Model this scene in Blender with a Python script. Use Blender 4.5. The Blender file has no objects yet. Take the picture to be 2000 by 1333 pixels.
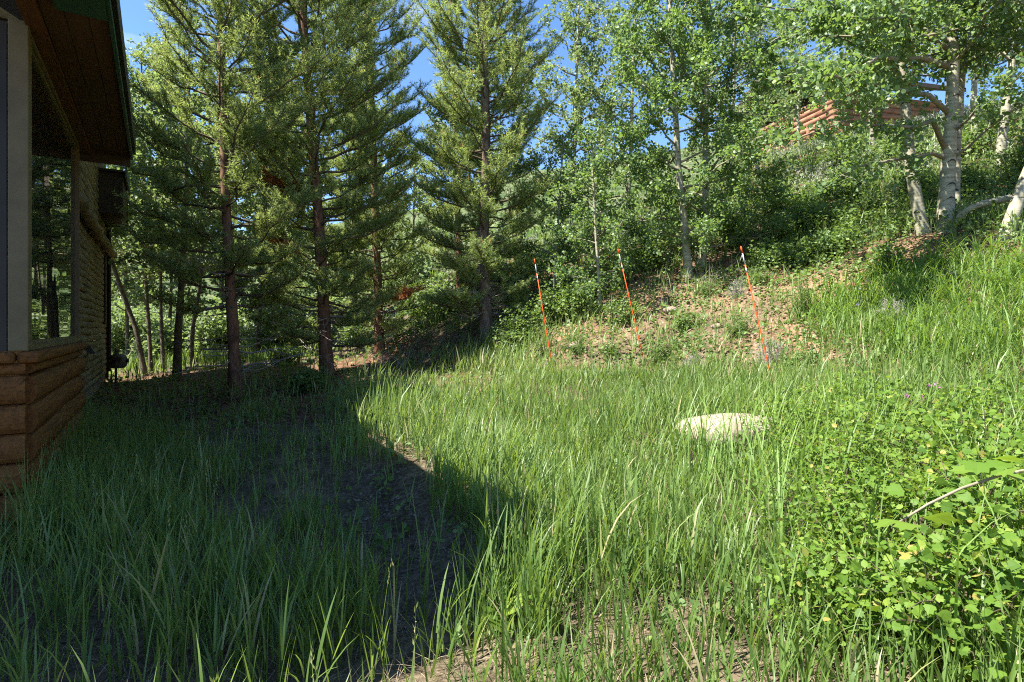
import bpy, math, random
import numpy as np
from mathutils import Vector

# ------------------------------------------------------------------ camera, sky, sun, exposure
sc = bpy.context.scene
CAMZ, F, HY = 1.5, 1111.0, 640.0
cam_d = bpy.data.cameras.new('camera'); cam = bpy.data.objects.new('camera', cam_d)
sc.collection.objects.link(cam); sc.camera = cam
cam.location = (0, 0, CAMZ); cam.rotation_euler = (math.radians(90), 0, 0)
cam_d.lens = 20.0; cam_d.sensor_width = 36.0; cam_d.shift_y = -0.0133
cam_d.clip_start = 0.05; cam_d.clip_end = 2000

SUN_EL, SUN_AZ, SUN_STRENGTH, SKY_STRENGTH, EXPOSURE = 57.5, -20.0, 5.0, 0.092, 1.92
world = bpy.data.worlds.new('World'); sc.world = world; world.use_nodes = True
wn, wl = world.node_tree.nodes, world.node_tree.links
wn.clear()
wo = wn.new('ShaderNodeOutputWorld'); bg = wn.new('ShaderNodeBackground'); sky = wn.new('ShaderNodeTexSky')
sky.sky_type = 'NISHITA'; sky.sun_disc = False
sky.sun_elevation = math.radians(SUN_EL); sky.sun_rotation = math.radians(-90+SUN_AZ)   # sun stands towards -X
sky.altitude = 2400; sky.air_density = 1.0; sky.dust_density = 0.3; sky.ozone_density = 3.5
# a few thin clouds mixed over the sky
tc = wn.new('ShaderNodeTexCoord'); mp = wn.new('ShaderNodeMapping'); mp.inputs['Scale'].default_value = (2.2, 2.2, 5.5)
mp.inputs['Location'].default_value = (0.35, 0.1, 0.4)
nz = wn.new('ShaderNodeTexNoise'); nz.inputs['Scale'].default_value = 1.9; nz.inputs['Detail'].default_value = 7
cr = wn.new('ShaderNodeValToRGB'); cr.color_ramp.elements[0].position = 0.62; cr.color_ramp.elements[1].position = 0.92
mx = wn.new('ShaderNodeMix'); mx.data_type = 'RGBA'
wl.new(tc.outputs['Generated'], mp.inputs['Vector']); wl.new(mp.outputs['Vector'], nz.inputs['Vector'])
wl.new(nz.outputs['Fac'], cr.inputs['Fac']); wl.new(cr.outputs['Color'], mx.inputs['Factor'])
mx.inputs['B'].default_value = (6.2, 6.3, 6.5, 1)
hs = wn.new('ShaderNodeHueSaturation'); hs.inputs['Saturation'].default_value = 1.08
wl.new(sky.outputs['Color'], hs.inputs['Color']); wl.new(hs.outputs['Color'], mx.inputs['A'])
wl.new(mx.outputs['Result'], bg.inputs['Color'])
bg.inputs['Strength'].default_value = SKY_STRENGTH; wl.new(bg.outputs['Background'], wo.inputs['Surface'])

sun_d = bpy.data.lights.new('sun', 'SUN'); sun = bpy.data.objects.new('sun', sun_d); sc.collection.objects.link(sun)
sun_d.energy = SUN_STRENGTH; sun_d.angle = math.radians(0.53); sun_d.color = (1.0, 0.955, 0.87)
_e, _a = math.radians(SUN_EL), math.radians(SUN_AZ)
sdir = Vector((math.cos(_e)*math.cos(_a), -math.cos(_e)*math.sin(_a), -math.sin(_e)))
sun.rotation_euler = sdir.to_track_quat('-Z', 'Y').to_euler(); sun.location = (-20, 0, 25)

vs = sc.view_settings
vs.view_transform = 'Standard'; vs.look = 'None'; vs.gamma = 1.0; vs.exposure = EXPOSURE; vs.use_curve_mapping = False
sc.render.engine = 'CYCLES'
cy = sc.cycles
cy.max_bounces = 6; cy.diffuse_bounces = 3; cy.glossy_bounces = 3; cy.transmission_bounces = 4; cy.transparent_max_bounces = 4
cy.use_denoising = False; cy.caustics_reflective = False; cy.caustics_refractive = False
cy.sample_clamp_indirect = 6.0; cy.filter_width = 1.1

# ------------------------------------------------------------------ helpers
rng = np.random.default_rng(7)
random.seed(7)
COL = sc.collection

def link(o, parent=None):
    COL.objects.link(o)
    if parent is not None: o.parent = parent
    return o

def tag(o, label=None, cat=None, group=None, kind=None):
    if label: o['label'] = label
    if cat: o['category'] = cat
    if group: o['group'] = group
    if kind: o['kind'] = kind
    return o

def thing(name, label, cat, loc, rotz=0.0, group=None):
    o = bpy.data.objects.new(name, None); o.empty_display_size = 0.2
    o.location = loc; o.rotation_euler = (0, 0, rotz)
    link(o); return tag(o, label, cat, group)

def np_mesh(name, V, faces, mat, rnd=None, smooth=False):
    """V (n,3); faces: list of int arrays (f,k), any k"""
    me = bpy.data.meshes.new(name)
    V = np.ascontiguousarray(V, dtype=np.float32)
    faces = [np.asarray(f, dtype=np.int32) for f in faces if len(f)]
    nl = sum(f.size for f in faces); nf = sum(len(f) for f in faces)
    me.vertices.add(len(V)); me.vertices.foreach_set('co', V.ravel())
    me.loops.add(nl); me.polygons.add(nf)
    me.loops.foreach_set('vertex_index', np.concatenate([f.ravel() for f in faces]))
    st, off = [], 0
    for f in faces:
        k = f.shape[1]; st.append(off + np.arange(len(f), dtype=np.int32) * k); off += f.size
    me.polygons.foreach_set('loop_start', np.concatenate(st).astype(np.int32))
    me.polygons.foreach_set('use_smooth', np.full(nf, bool(smooth)))
    if rnd is not None:
        a = me.attributes.new('rnd', 'FLOAT', 'POINT'); a.data.foreach_set('value', np.ascontiguousarray(rnd, dtype=np.float32))
    me.update(calc_edges=True)
    if mat is not None: me.materials.append(mat)
    return me

def obj(name, me, parent=None, origin=None):
    """origin: subtract so that the mesh (given in world space) sits in its parent's frame"""
    if origin is not None:
        n = len(me.vertices); co = np.empty(n * 3, dtype=np.float32); me.vertices.foreach_get('co', co)
        co = co.reshape(-1, 3) - np.asarray(origin, dtype=np.float32)
        me.vertices.foreach_set('co', co.ravel()); me.update()
    return link(bpy.data.objects.new(name, me), parent)

class MB:
    """collects simple solid shapes into one mesh"""
    def __init__(s): s.V, s.Fq = [], {}; s.n = 0
    def add(s, V, F):
        V = np.asarray(V, dtype=np.float64).reshape(-1, 3)
        for f in F: s.Fq.setdefault(len(f), []).append([i + s.n for i in f])
        s.V.append(V); s.n += len(V); return s
    def box(s, x0, x1, y0, y1, z0, z1):
        v = [(x0,y0,z0),(x1,y0,z0),(x1,y1,z0),(x0,y1,z0),(x0,y0,z1),(x1,y0,z1),(x1,y1,z1),(x0,y1,z1)]
        return s.add(v, [(0,3,2,1),(4,5,6,7),(0,1,5,4),(1,2,6,5),(2,3,7,6),(3,0,4,7)])
    def tube(s, pts, rad, n=8, cap=True):
        V, F = tube_np(np.array([pts], dtype=float), np.array([rad], dtype=float), n)
        s.add(V, F.tolist())
        if cap:
            K = len(pts); b = s.n - K * n
            s.Fq.setdefault(n, []).append([b + i for i in range(n)][::-1]); s.Fq[n].append([b + (K-1)*n + i for i in range(n)])
        return s
    def mesh(s, name, mat, smooth=False, rnd=None):
        V = np.concatenate(s.V)
        return np_mesh(name, V, [np.array(f) for f in s.Fq.values()], mat, rnd, smooth)

def norm(a): return a / np.maximum(np.linalg.norm(a, axis=-1, keepdims=True), 1e-9)

def tube_np(P, R, n):
    """P (N,K,3) polylines, R (N,K) radii -> verts, quads"""
    N, K, _ = P.shape
    T = np.gradient(P, axis=1); T = norm(T)
    ref = np.where(np.abs(T[..., 2:3]) > 0.9, np.array([1.0, 0, 0]), np.array([0, 0, 1.0]))
    A = norm(np.cross(T, ref)); B = np.cross(T, A)
    for k in range(1, K):                       # keep frames from flipping
        a = A[:, k-1] - (A[:, k-1] * T[:, k]).sum(-1, keepdims=True) * T[:, k]
        A[:, k] = norm(a); B[:, k] = np.cross(T[:, k], A[:, k])
    th = np.linspace(0, 2*np.pi, n, endpoint=False)
    V = P[:, :, None] + R[:, :, None, None] * (A[:, :, None] * np.cos(th)[None, None, :, None] + B[:, :, None] * np.sin(th)[None, None, :, None])
    i = np.arange(N)[:, None, None] * K * n; k = np.arange(K-1)[None, :, None] * n; j = np.arange(n)[None, None, :]
    j2 = (j + 1) % n
    F = np.stack([i+k+j, i+k+j2, i+k+n+j2, i+k+n+j], -1).reshape(-1, 4)
    return V.reshape(-1, 3), F

_tab = np.random.default_rng(11).random((256, 256))
def vnoise(x, y, s=1.0, o=0):
    x = np.asarray(x, float) * s + 37.3 * o + 1000; y = np.asarray(y, float) * s + 17.7 * o + 1000
    xi, yi = np.floor(x).astype(int), np.floor(y).astype(int); fx, fy = x - xi, y - yi
    fx = fx*fx*(3-2*fx); fy = fy*fy*(3-2*fy)
    g = lambda a, b: _tab[a & 255, b & 255]
    return (g(xi,yi)*(1-fx)+g(xi+1,yi)*fx)*(1-fy) + (g(xi,yi+1)*(1-fx)+g(xi+1,yi+1)*fx)*fy
def sstep(a, b, x):
    t = np.clip((np.asarray(x, float) - a) / (b - a), 0, 1); return t*t*(3-2*t)

# ------------------------------------------------------------------ terrain
FOOT = np.array([(12,-30),(8.5,-6),(6.5,1.0),(5.4,4.0),(4.6,5.8),(3.5,7.5),(2.2,9.1),(0.7,9.3),(-0.8,11.5),(-2.8,13.5),(-5,17),(-8.5,24),(-13,40),(-18,80),(-20,400)], float)
def foot_d(x, y):
    """signed distance to the foot of the bank, positive uphill"""
    x = np.asarray(x, float); y = np.asarray(y, float)
    best = np.full(x.shape, 1e9); sg = np.ones(x.shape)
    for (ax, ay), (bx, by) in zip(FOOT[:-1], FOOT[1:]):
        dx, dy = bx-ax, by-ay; L2 = dx*dx+dy*dy
        t = np.clip(((x-ax)*dx + (y-ay)*dy)/L2, 0, 1)
        ex, ey = x-(ax+t*dx), y-(ay+t*dy); d = np.hypot(ex, ey)
        c = dx*(y-ay) - dy*(x-ax)
        m = d < best - 1e-9; best = np.where(m, d, best); sg = np.where(m, np.where(c < 0, 1, -1), sg)
    return best*sg
BERM = np.array([(0.35,2.3),(-0.25,3.3),(-0.75,4.4),(-1.6,6.0),(-3.0,9.6)], float)
def berm_side(x, y):
    bx = np.interp(y, BERM[:, 1], BERM[:, 0]); return np.asarray(x, float) - bx
def terrain(x, y):
    x = np.asarray(x, float); y = np.asarray(y, float)
    d = foot_d(x, y)
    low = np.maximum(0.72 + 0.13*d, 0.0)
    low = np.where(d > -5.6, low, 0.0)
    up = 0.72 + 0.13*np.clip(d,0,.4) + np.where(d > 0, 0.55*np.minimum(d, 4) + 0.42*np.clip(d-4, 0, 14) + 0.42*6*(1-np.exp(-np.clip(d-18, 0, None)/6)), 0)
    z = np.where(d > 0, up, low)
    # little step up from the gravel strip to the meadow
    bs = berm_side(x, y); yw = sstep(1.8, 3.0, y)*(1-sstep(8.5, 10.5, y))
    z = z + yw*(0.10*sstep(-0.15, 0.35, bs) * np.exp(-np.clip(bs-0.3, 0, None)/1.6) - 0.05*sstep(-1.2,-.6,bs)*(1-sstep(-.35,0,bs)))
    bank = sstep(-0.5, 0.6, d)*(1-sstep(16, 24, d))
    z = z + bank*(0.30*(vnoise(x,y,0.55,1)-.5) + 0.16*(vnoise(x,y,1.7,2)-.5) + 0.06*(vnoise(x,y,5.0,3)-.5))
    z = z + 0.05*(vnoise(x,y,1.2,4)-.5) + 0.025*(vnoise(x,y,4.5,5)-.5)
    r = np.hypot(x, y); ang = np.arctan2(x, np.maximum(y, 1e-6))
    hz = sstep(55, 190, r)*(24 + 13*sstep(-.5, -.1, ang) + 10*vnoise(x, y, 0.018, 6)) * (y > 0)
    return z + hz
def tz(x, y): return float(terrain(np.array([x]), np.array([y]))[0])
def at(px, py, Y):
    return ((px-1000.0)/F*Y, Y, CAMZ-(py-HY)/F*Y)

# ------------------------------------------------------------------ materials
def mat_new(name):
    m = bpy.data.materials.new(name); m.use_nodes = True
    nt = m.node_tree; nt.nodes.clear()
    out = nt.nodes.new('ShaderNodeOutputMaterial'); return m, nt.nodes, nt.links, out
def ramp(n, stops):
    r = n.new('ShaderNodeValToRGB'); e = r.color_ramp.elements
    while len(e) < len(stops): e.new(0.5)
    for el, (p, c) in zip(e, stops): el.position = p; el.color = (*c, 1)
    return r
def leaf_mat(name, stops, trans=(0.20,0.32,0.03), tfac=0.38, rough=0.45, spec=0.35, coat=None):
    m, n, l, out = mat_new(name)
    a = n.new('ShaderNodeAttribute'); a.attribute_name = 'rnd'
    r = ramp(n, stops); l.new(a.outputs['Fac'], r.inputs['Fac'])
    b = n.new('ShaderNodeBsdfPrincipled'); l.new(r.outputs['Color'], b.inputs['Base Color'])
    b.inputs['Roughness'].default_value = rough; b.inputs['Specular IOR Level'].default_value = spec
    t = n.new('ShaderNodeBsdfTranslucent')
    mu = n.new('ShaderNodeMix'); mu.data_type = 'RGBA'; mu.inputs['Factor'].default_value = 0.6
    l.new(r.outputs['Color'], mu.inputs['A']); mu.inputs['B'].default_value = (*trans, 1)
    l.new(mu.outputs['Result'], t.inputs['Color'])
    s = n.new('ShaderNodeMixShader'); s.inputs['Fac'].default_value = tfac
    l.new(b.outputs['BSDF'], s.inputs[1]); l.new(t.outputs['BSDF'], s.inputs[2]); l.new(s.outputs['Shader'], out.inputs['Surface'])
    return m
def solid_mat(name, stops, scale=6.0, rough=0.8, bump=0.0, stretch=(1,1,1), detail=6, spec=0.3, distort=0.0, bscale=None, metallic=0.0):
    """noise-coloured solid in object space"""
    m, n, l, out = mat_new(name)
    tcn = n.new('ShaderNodeTexCoord'); mpn = n.new('ShaderNodeMapping'); mpn.inputs['Scale'].default_value = stretch
    l.new(tcn.outputs['Object'], mpn.inputs['Vector'])
    nzn = n.new('ShaderNodeTexNoise'); nzn.inputs['Scale'].default_value = scale; nzn.inputs['Detail'].default_value = detail
    nzn.inputs['Roughness'].default_value = 0.65; nzn.inputs['Distortion'].default_value = distort
    l.new(mpn.outputs['Vector'], nzn.inputs['Vector'])
    r = ramp(n, stops); l.new(nzn.outputs['Fac'], r.inputs['Fac'])
    b = n.new('ShaderNodeBsdfPrincipled'); l.new(r.outputs['Color'], b.inputs['Base Color'])
    b.inputs['Roughness'].default_value = rough; b.inputs['Specular IOR Level'].default_value = spec; b.inputs['Metallic'].default_value = metallic
    if bump:
        bn = n.new('ShaderNodeBump'); bn.inputs['Strength'].default_value = bump; bn.inputs['Distance'].default_value = 0.02
        if bscale:
            n2 = n.new('ShaderNodeTexNoise'); n2.inputs['Scale'].default_value = bscale; n2.inputs['Detail'].default_value = 8
            l.new(mpn.outputs['Vector'], n2.inputs['Vector']); l.new(n2.outputs['Fac'], bn.inputs['Height'])
        else: l.new(nzn.outputs['Fac'], bn.inputs['Height'])
        l.new(bn.outputs['Normal'], b.inputs['Normal'])
    l.new(b.outputs['BSDF'], out.inputs['Surface']); return m

M = {}
M['grass'] = leaf_mat('grass_blade', [(0,(.065,.125,.027)),(.4,(.13,.21,.052)),(.75,(.20,.285,.092)),(.92,(.31,.34,.13)),(1,(.36,.31,.18))], (.35,.49,.055), .43, .45, .42)
M['wide_grass'] = leaf_mat('wide_grass_blade', [(0,(.07,.14,.022)),(.5,(.13,.225,.045)),(1,(.20,.30,.08))], (.34,.50,.03), .42, .5, .35)
M['dry'] = leaf_mat('dry_straw', [(0,(.10,.07,.042)),(.5,(.21,.16,.10)),(1,(.38,.32,.22))], (.3,.24,.14), .25, .7, .2)
M['litter'] = leaf_mat('dead_leaf', [(0,(.05,.028,.016)),(.5,(.12,.07,.042)),(1,(.25,.165,.10))], (.2,.11,.05), .15, .8, .1)
M['needle'] = leaf_mat('pine_needle', [(0,(.12,.18,.075)),(.5,(.225,.31,.11)),(.85,(.34,.41,.13)),(1,(.46,.47,.15))], (.46,.55,.10), .46, .5, .35)
M['rust_needle'] = leaf_mat('rust_needle', [(0,(.38,.15,.06)),(1,(.62,.29,.14))], (.55,.24,.09), .35, .7, .2)
M['candle'] = leaf_mat('pine_candle', [(0,(.30,.16,.06)),(1,(.42,.27,.10))], (.3,.2,.05), .1, .7, .2)
M['aspen'] = leaf_mat('aspen_leaf', [(0,(.06,.115,.045)),(.5,(.12,.20,.075)),(.85,(.18,.26,.11)),(1,(.23,.31,.10))], (.32,.48,.05), .42, .5, .4)
M['aspen_far'] = leaf_mat('far_aspen_leaf', [(0,(.075,.12,.045)),(.5,(.15,.21,.085)),(1,(.25,.31,.15))], (.34,.46,.09), .42, .5, .4)
M['currant'] = leaf_mat('currant_leaf', [(0,(.05,.105,.015)),(.4,(.10,.185,.025)),(.75,(.15,.235,.035)),(.93,(.22,.29,.05)),(1,(.32,.27,.07))], (.32,.46,.03), .42, .55, .22)
M['weed'] = leaf_mat('weed_leaf', [(0,(.055,.10,.025)),(.5,(.11,.18,.05)),(1,(.20,.27,.09))], (.28,.42,.04), .38, .5, .35)
M['sage'] = leaf_mat('sage_leaf', [(0,(.13,.15,.10)),(.5,(.22,.24,.18)),(1,(.34,.35,.28))], (.25,.28,.16), .2, .8, .2)
M['pink'] = leaf_mat('pink_petal', [(0,(.5,.12,.42)),(1,(.7,.3,.62))], (.6,.2,.5), .3, .6, .2)
M['lilac'] = leaf_mat('lilac_petal', [(0,(.30,.25,.50)),(1,(.5,.44,.68))], (.5,.4,.6), .3, .6, .2)
M['yellow'] = leaf_mat('yellow_petal', [(0,(.75,.5,.02)),(1,(.85,.65,.05))], (.7,.5,.03), .3, .6, .2)
M['pine_bark_red'] = solid_mat('red_pine_bark', [(.30,(.045,.026,.017)),(.5,(.165,.092,.056)),(.7,(.30,.18,.115))], 9, .95, 1.0, (1,1,.25), 8, .15, .8)
M['pine_bark_grey'] = solid_mat('grey_pine_bark', [(.30,(.05,.036,.028)),(.5,(.16,.115,.085)),(.7,(.28,.21,.16))], 10, .95, 1.0, (1,1,.3), 8, .15, .8)
M['dead_wood'] = solid_mat('grey_dead_wood', [(.3,(.16,.13,.11)),(.6,(.33,.29,.25)),(.8,(.45,.41,.36))], 8, .9, .4)
M['twig'] = solid_mat('brown_twig', [(.3,(.06,.042,.03)),(.7,(.16,.12,.08))], 8, .9, .3)
M['aspen_twig'] = solid_mat('olive_aspen_twig', [(.3,(.12,.105,.065)),(.7,(.26,.23,.16))], 8, .8, .2)

def aspen_bark():
    m, n, l, out = mat_new('aspen_bark')
    tcn = n.new('ShaderNodeTexCoord'); mp1 = n.new('ShaderNodeMapping'); mp1.inputs['Scale'].default_value = (3, 3, 14)
    l.new(tcn.outputs['Object'], mp1.inputs['Vector'])
    n1 = n.new('ShaderNodeTexNoise'); n1.inputs['Scale'].default_value = 2.2; n1.inputs['Detail'].default_value = 6; l.new(mp1.outputs['Vector'], n1.inputs['Vector'])
    r1 = ramp(n, [(.30,(.17,.155,.095)),(.5,(.28,.26,.175)),(.7,(.38,.355,.265))]); l.new(n1.outputs['Fac'], r1.inputs['Fac'])
    mp2 = n.new('ShaderNodeMapping'); mp2.inputs['Scale'].default_value = (5, 5, 16); l.new(tcn.outputs['Object'], mp2.inputs['Vector'])
    v = n.new('ShaderNodeTexNoise'); v.inputs['Scale'].default_value = 1.6; v.inputs['Detail'].default_value = 3; v.inputs['Distortion'].default_value = .6; l.new(mp2.outputs['Vector'], v.inputs['Vector'])
    r2 = ramp(n, [(.66,(0,0,0)),(.72,(1,1,1))]); l.new(v.outputs['Fac'], r2.inputs['Fac'])
    mm = n.new('ShaderNodeMix'); mm.data_type = 'RGBA'; l.new(r2.outputs['Color'], mm.inputs['Factor']); l.new(r1.outputs['Color'], mm.inputs['A']); mm.inputs['B'].default_value = (.05,.045,.035,1)
    b = n.new('ShaderNodeBsdfPrincipled'); l.new(mm.outputs['Result'], b.inputs['Base Color']); b.inputs['Roughness'].default_value = .7
    bn = n.new('ShaderNodeBump'); bn.inputs['Strength'].default_value = .35; bn.inputs['Distance'].default_value = .01; l.new(n1.outputs['Fac'], bn.inputs['Height']); l.new(bn.outputs['Normal'], b.inputs['Normal'])
    l.new(b.outputs['BSDF'], out.inputs['Surface']); return m
M['aspen_bark'] = aspen_bark()
M['shaded_grove_bark'] = solid_mat('shade_toned_aspen_stem', [(.3,(.06,.05,.035)),(.55,(.13,.11,.08)),(.75,(.22,.195,.15))], 6, .85, .4, (1,1,2))  # aspen bark for the grove, darkened to paint in its shade
M['scar'] = solid_mat('aspen_scar', [(.3,(.02,.017,.014)),(.7,(.07,.06,.05))], 30, .9, .5)
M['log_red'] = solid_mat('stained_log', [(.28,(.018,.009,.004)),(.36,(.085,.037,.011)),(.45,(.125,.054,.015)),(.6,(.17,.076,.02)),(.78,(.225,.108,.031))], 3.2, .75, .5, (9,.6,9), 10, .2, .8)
M['log_weathered'] = solid_mat('weathered_siding', [(.22,(.045,.035,.014)),(.42,(.15,.125,.062)),(.6,(.25,.215,.115)),(.8,(.34,.30,.18))], 2.6, .85, .6, (4,.7,4), 9, .2, 1.0)
M['soffit'] = solid_mat('brown_soffit', [(.3,(.05,.024,.010)),(.7,(.09,.042,.017))], 3, .7, .2, (5,.5,5))
M['trim_orange'] = solid_mat('orange_trim', [(.3,(.07,.026,.009)),(.7,(.12,.048,.016))], 4, .6, .2, (5,.5,5))
M['green_metal'] = solid_mat('green_metal', [(.3,(.02,.06,.036)),(.7,(.035,.09,.058))], 3, .45, .05)
M['dark_wood'] = solid_mat('dark_wood', [(.3,(.03,.022,.015)),(.7,(.07,.05,.032))], 4, .8, .3, (4,.6,4))
M['frame'] = solid_mat('beige_vinyl', [(.3,(.09,.074,.038)),(.55,(.125,.105,.055)),(.75,(.145,.122,.066))], 4, .5, .05)
M['dark_frame'] = solid_mat('dark_frame', [(.3,(.015,.014,.011)),(.7,(.03,.028,.022))], 4, .5)
M['log_light'] = solid_mat('orange_log', [(.28,(.10,.045,.024)),(.45,(.24,.115,.062)),(.6,(.32,.165,.095)),(.78,(.40,.23,.145))], 2.2, .85, .5, (.8,.8,4), 9)  # orange wood tone of the hill house logs
M['roof_far'] = solid_mat('far_roof', [(.3,(.055,.04,.03)),(.7,(.10,.075,.055))], 5, .8)
M['meter'] = solid_mat('meter_grey', [(.3,(.09,.085,.07)),(.7,(.16,.15,.125))], 6, .6)
M['pipe'] = solid_mat('meter_pipe', [(.3,(.04,.037,.03)),(.7,(.08,.07,.06))], 6, .6)
M['orange'] = solid_mat('orange_fibreglass', [(.3,(.72,.07,.012)),(.7,(.84,.12,.025))], 12, .45)
M['reflect'] = solid_mat('silver_band', [(.3,(.42,.42,.42)),(.7,(.52,.52,.50))], 12, .35)
M['stone'] = solid_mat('pale_stone', [(.25,(.07,.055,.04)),(.36,(.19,.15,.11)),(.5,(.28,.23,.175)),(.8,(.35,.295,.235))], 6, .95, .9, (1,1,1), 10, .2, .3, 30)
M['rock'] = solid_mat('bank_rock', [(.3,(.17,.125,.09)),(.7,(.33,.265,.205))], 7, .95, .6, (1,1,1), 8, .2, .3, 22)
M['gravel'] = solid_mat('grey_gravel', [(.3,(.06,.048,.034)),(.5,(.135,.11,.08)),(.7,(.26,.22,.165))], 11, .95, .2)

def glass_mat():
    m, n, l, out = mat_new('window_glass')
    b = n.new('ShaderNodeBsdfPrincipled'); b.inputs['Base Color'].default_value = (.012,.014,.012,1)
    b.inputs['Roughness'].default_value = 0.015; b.inputs['IOR'].default_value = 2.3; b.inputs['Specular IOR Level'].default_value = .8
    tcn = n.new('ShaderNodeTexCoord'); nn = n.new('ShaderNodeTexNoise'); nn.inputs['Scale'].default_value = 1.3; l.new(tcn.outputs['Object'], nn.inputs['Vector'])
    bn = n.new('ShaderNodeBump'); bn.inputs['Strength'].default_value = .06; bn.inputs['Distance'].default_value = .05
    l.new(nn.outputs['Fac'], bn.inputs['Height']); l.new(bn.outputs['Normal'], b.inputs['Normal'])
    l.new(b.outputs['BSDF'], out.inputs['Surface']); return m
M['glass'] = glass_mat()

def ground_mat():
    """soil kinds come from the 'zone' colour attribute: r bare bank earth, g pine litter, b gravel"""
    m, n, l, out = mat_new('ground_soil')
    z = n.new('ShaderNodeAttribute'); z.attribute_name = 'zone'
    sp = n.new('ShaderNodeSeparateColor'); l.new(z.outputs['Color'], sp.inputs['Color'])
    tcn = n.new('ShaderNodeTexCoord')
    n1 = n.new('ShaderNodeTexNoise'); n1.inputs['Scale'].default_value = 3.5; n1.inputs['Detail'].default_value = 9; n1.inputs['Roughness'].default_value = .7; l.new(tcn.outputs['Object'], n1.inputs['Vector'])
    n2 = n.new('ShaderNodeTexNoise'); n2.inputs['Scale'].default_value = 26; n2.inputs['Detail'].default_value = 6; l.new(tcn.outputs['Object'], n2.inputs['Vector'])
    av = n.new('ShaderNodeMath'); av.operation = 'ADD'; l.new(n1.outputs['Fac'], av.inputs[0]); l.new(n2.outputs['Fac'], av.inputs[1])
    hf = n.new('ShaderNodeMath'); hf.operation = 'MULTIPLY'; hf.inputs[1].default_value = .5; l.new(av.outputs[0], hf.inputs[0])
    base = ramp(n, [(.36,(.04,.032,.02)),(.5,(.10,.078,.05)),(.64,(.19,.15,.10))])
    earth = ramp(n, [(.34,(.06,.033,.019)),(.5,(.185,.112,.068)),(.66,(.30,.20,.13))])
    lit = ramp(n, [(.36,(.035,.022,.014)),(.5,(.12,.068,.042)),(.64,(.27,.16,.10))])
    grv = ramp(n, [(.36,(.028,.022,.014)),(.5,(.075,.06,.04)),(.64,(.15,.125,.088))])
    for r in (base, earth, lit, grv): l.new(hf.outputs[0], r.inputs['Fac'])
    prev = base.outputs['Color']
    for ch, r in (('Red', earth), ('Green', lit), ('Blue', grv)):
        mm = n.new('ShaderNodeMix'); mm.data_type = 'RGBA'; l.new(sp.outputs[ch], mm.inputs['Factor']); l.new(prev, mm.inputs['A']); l.new(r.outputs['Color'], mm.inputs['B']); prev = mm.outputs['Result']
    # far scrub cover beyond the place where leaves are built
    b = n.new('ShaderNodeBsdfPrincipled'); b.inputs['Roughness'].default_value = 1; b.inputs['Specular IOR Level'].default_value = .1
    g = n.new('ShaderNodeNewGeometry'); ln = n.new('ShaderNodeVectorMath'); ln.operation = 'LENGTH'; l.new(g.outputs['Position'], ln.inputs[0])
    mr = n.new('ShaderNodeMapRange'); mr.inputs['From Min'].default_value = 35; mr.inputs['From Max'].default_value = 60; l.new(ln.outputs['Value'], mr.inputs['Value'])
    n3 = n.new('ShaderNodeTexNoise'); n3.inputs['Scale'].default_value = .35; n3.inputs['Detail'].default_value = 10; n3.inputs['Roughness'].default_value = .75; l.new(tcn.outputs['Object'], n3.inputs['Vector'])
    far = ramp(n, [(.38,(.03,.05,.018)),(.5,(.07,.095,.038)),(.62,(.15,.145,.08))]); l.new(n3.outputs['Fac'], far.inputs['Fac'])
    mf = n.new('ShaderNodeMix'); mf.data_type = 'RGBA'; l.new(mr.outputs['Result'], mf.inputs['Factor']); l.new(prev, mf.inputs['A']); l.new(far.outputs['Color'], mf.inputs['B'])
    l.new(mf.outputs['Result'], b.inputs['Base Color'])
    bn = n.new('ShaderNodeBump'); bn.inputs['Strength'].default_value = .8; bn.inputs['Distance'].default_value = .03; l.new(hf.outputs[0], bn.inputs['Height']); l.new(bn.outputs['Normal'], b.inputs['Normal'])
    l.new(b.outputs['BSDF'], out.inputs['Surface']); return m
M['ground'] = ground_mat()

# ------------------------------------------------------------------ house frame (needed for masks)
HP = np.array([-3.33, 3.9]); HTH = math.atan2(0.529, 0.8486)
HU = np.array([-math.sin(HTH), math.cos(HTH)]); HN = np.array([math.cos(HTH), math.sin(HTH)])
def house_local(x, y):
    rx, ry = np.asarray(x)-HP[0], np.asarray(y)-HP[1]
    return rx*HN[0]+ry*HN[1], rx*HU[0]+ry*HU[1]
def in_house(x, y, m=0.0):
    b, a = house_local(x, y)
    return ((b < m) & (b > -7) & (a > -m) & (a < 3.1+m)) | ((b < -0.4+m) & (b > -7) & (a > 3) & (a < 14.1+m))

# ------------------------------------------------------------------ ground
def patch(x, y, cx, cy, rx, ry, rot=0.0):
    c, s = math.cos(rot), math.sin(rot); u = ((x-cx)*c+(y-cy)*s)/rx; v = (-(x-cx)*s+(y-cy)*c)/ry
    return np.clip(1.6-1.6*np.sqrt(u*u+v*v)+0.5*(vnoise(x,y,2.5,9)-.5), 0, 1)
def gravel_mask(x, y):
    return np.maximum(patch(x,y,-2.8,6.9,1.7,1.05,.3), np.maximum(patch(x,y,-1.05,4.5,.60,1.3,.35), patch(x,y,-.5,3.4,.4,.7,.2)))
def litter_mask(x, y):
    d = foot_d(x, y); m = sstep(7.2, 8.8, y)*(1-sstep(14.5, 17, y+.35*(x+5)))*(d < 0.8)*sstep(1.2,-.2,x+ .9*(y-9)*.4+.6)
    return m
def earth_mask(x, y):
    d = foot_d(x, y)
    m = sstep(-.35, .1, d)*(1-sstep(2.4, 4.0, d))*sstep(-.2, .8, x)
    right = sstep(3.9, 4.6, x)*(1-sstep(7.5, 8.3, y))
    return m*(1-.75*right)*np.clip(.15+1.7*vnoise(x, y, .8, 12), 0, 1)
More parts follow.
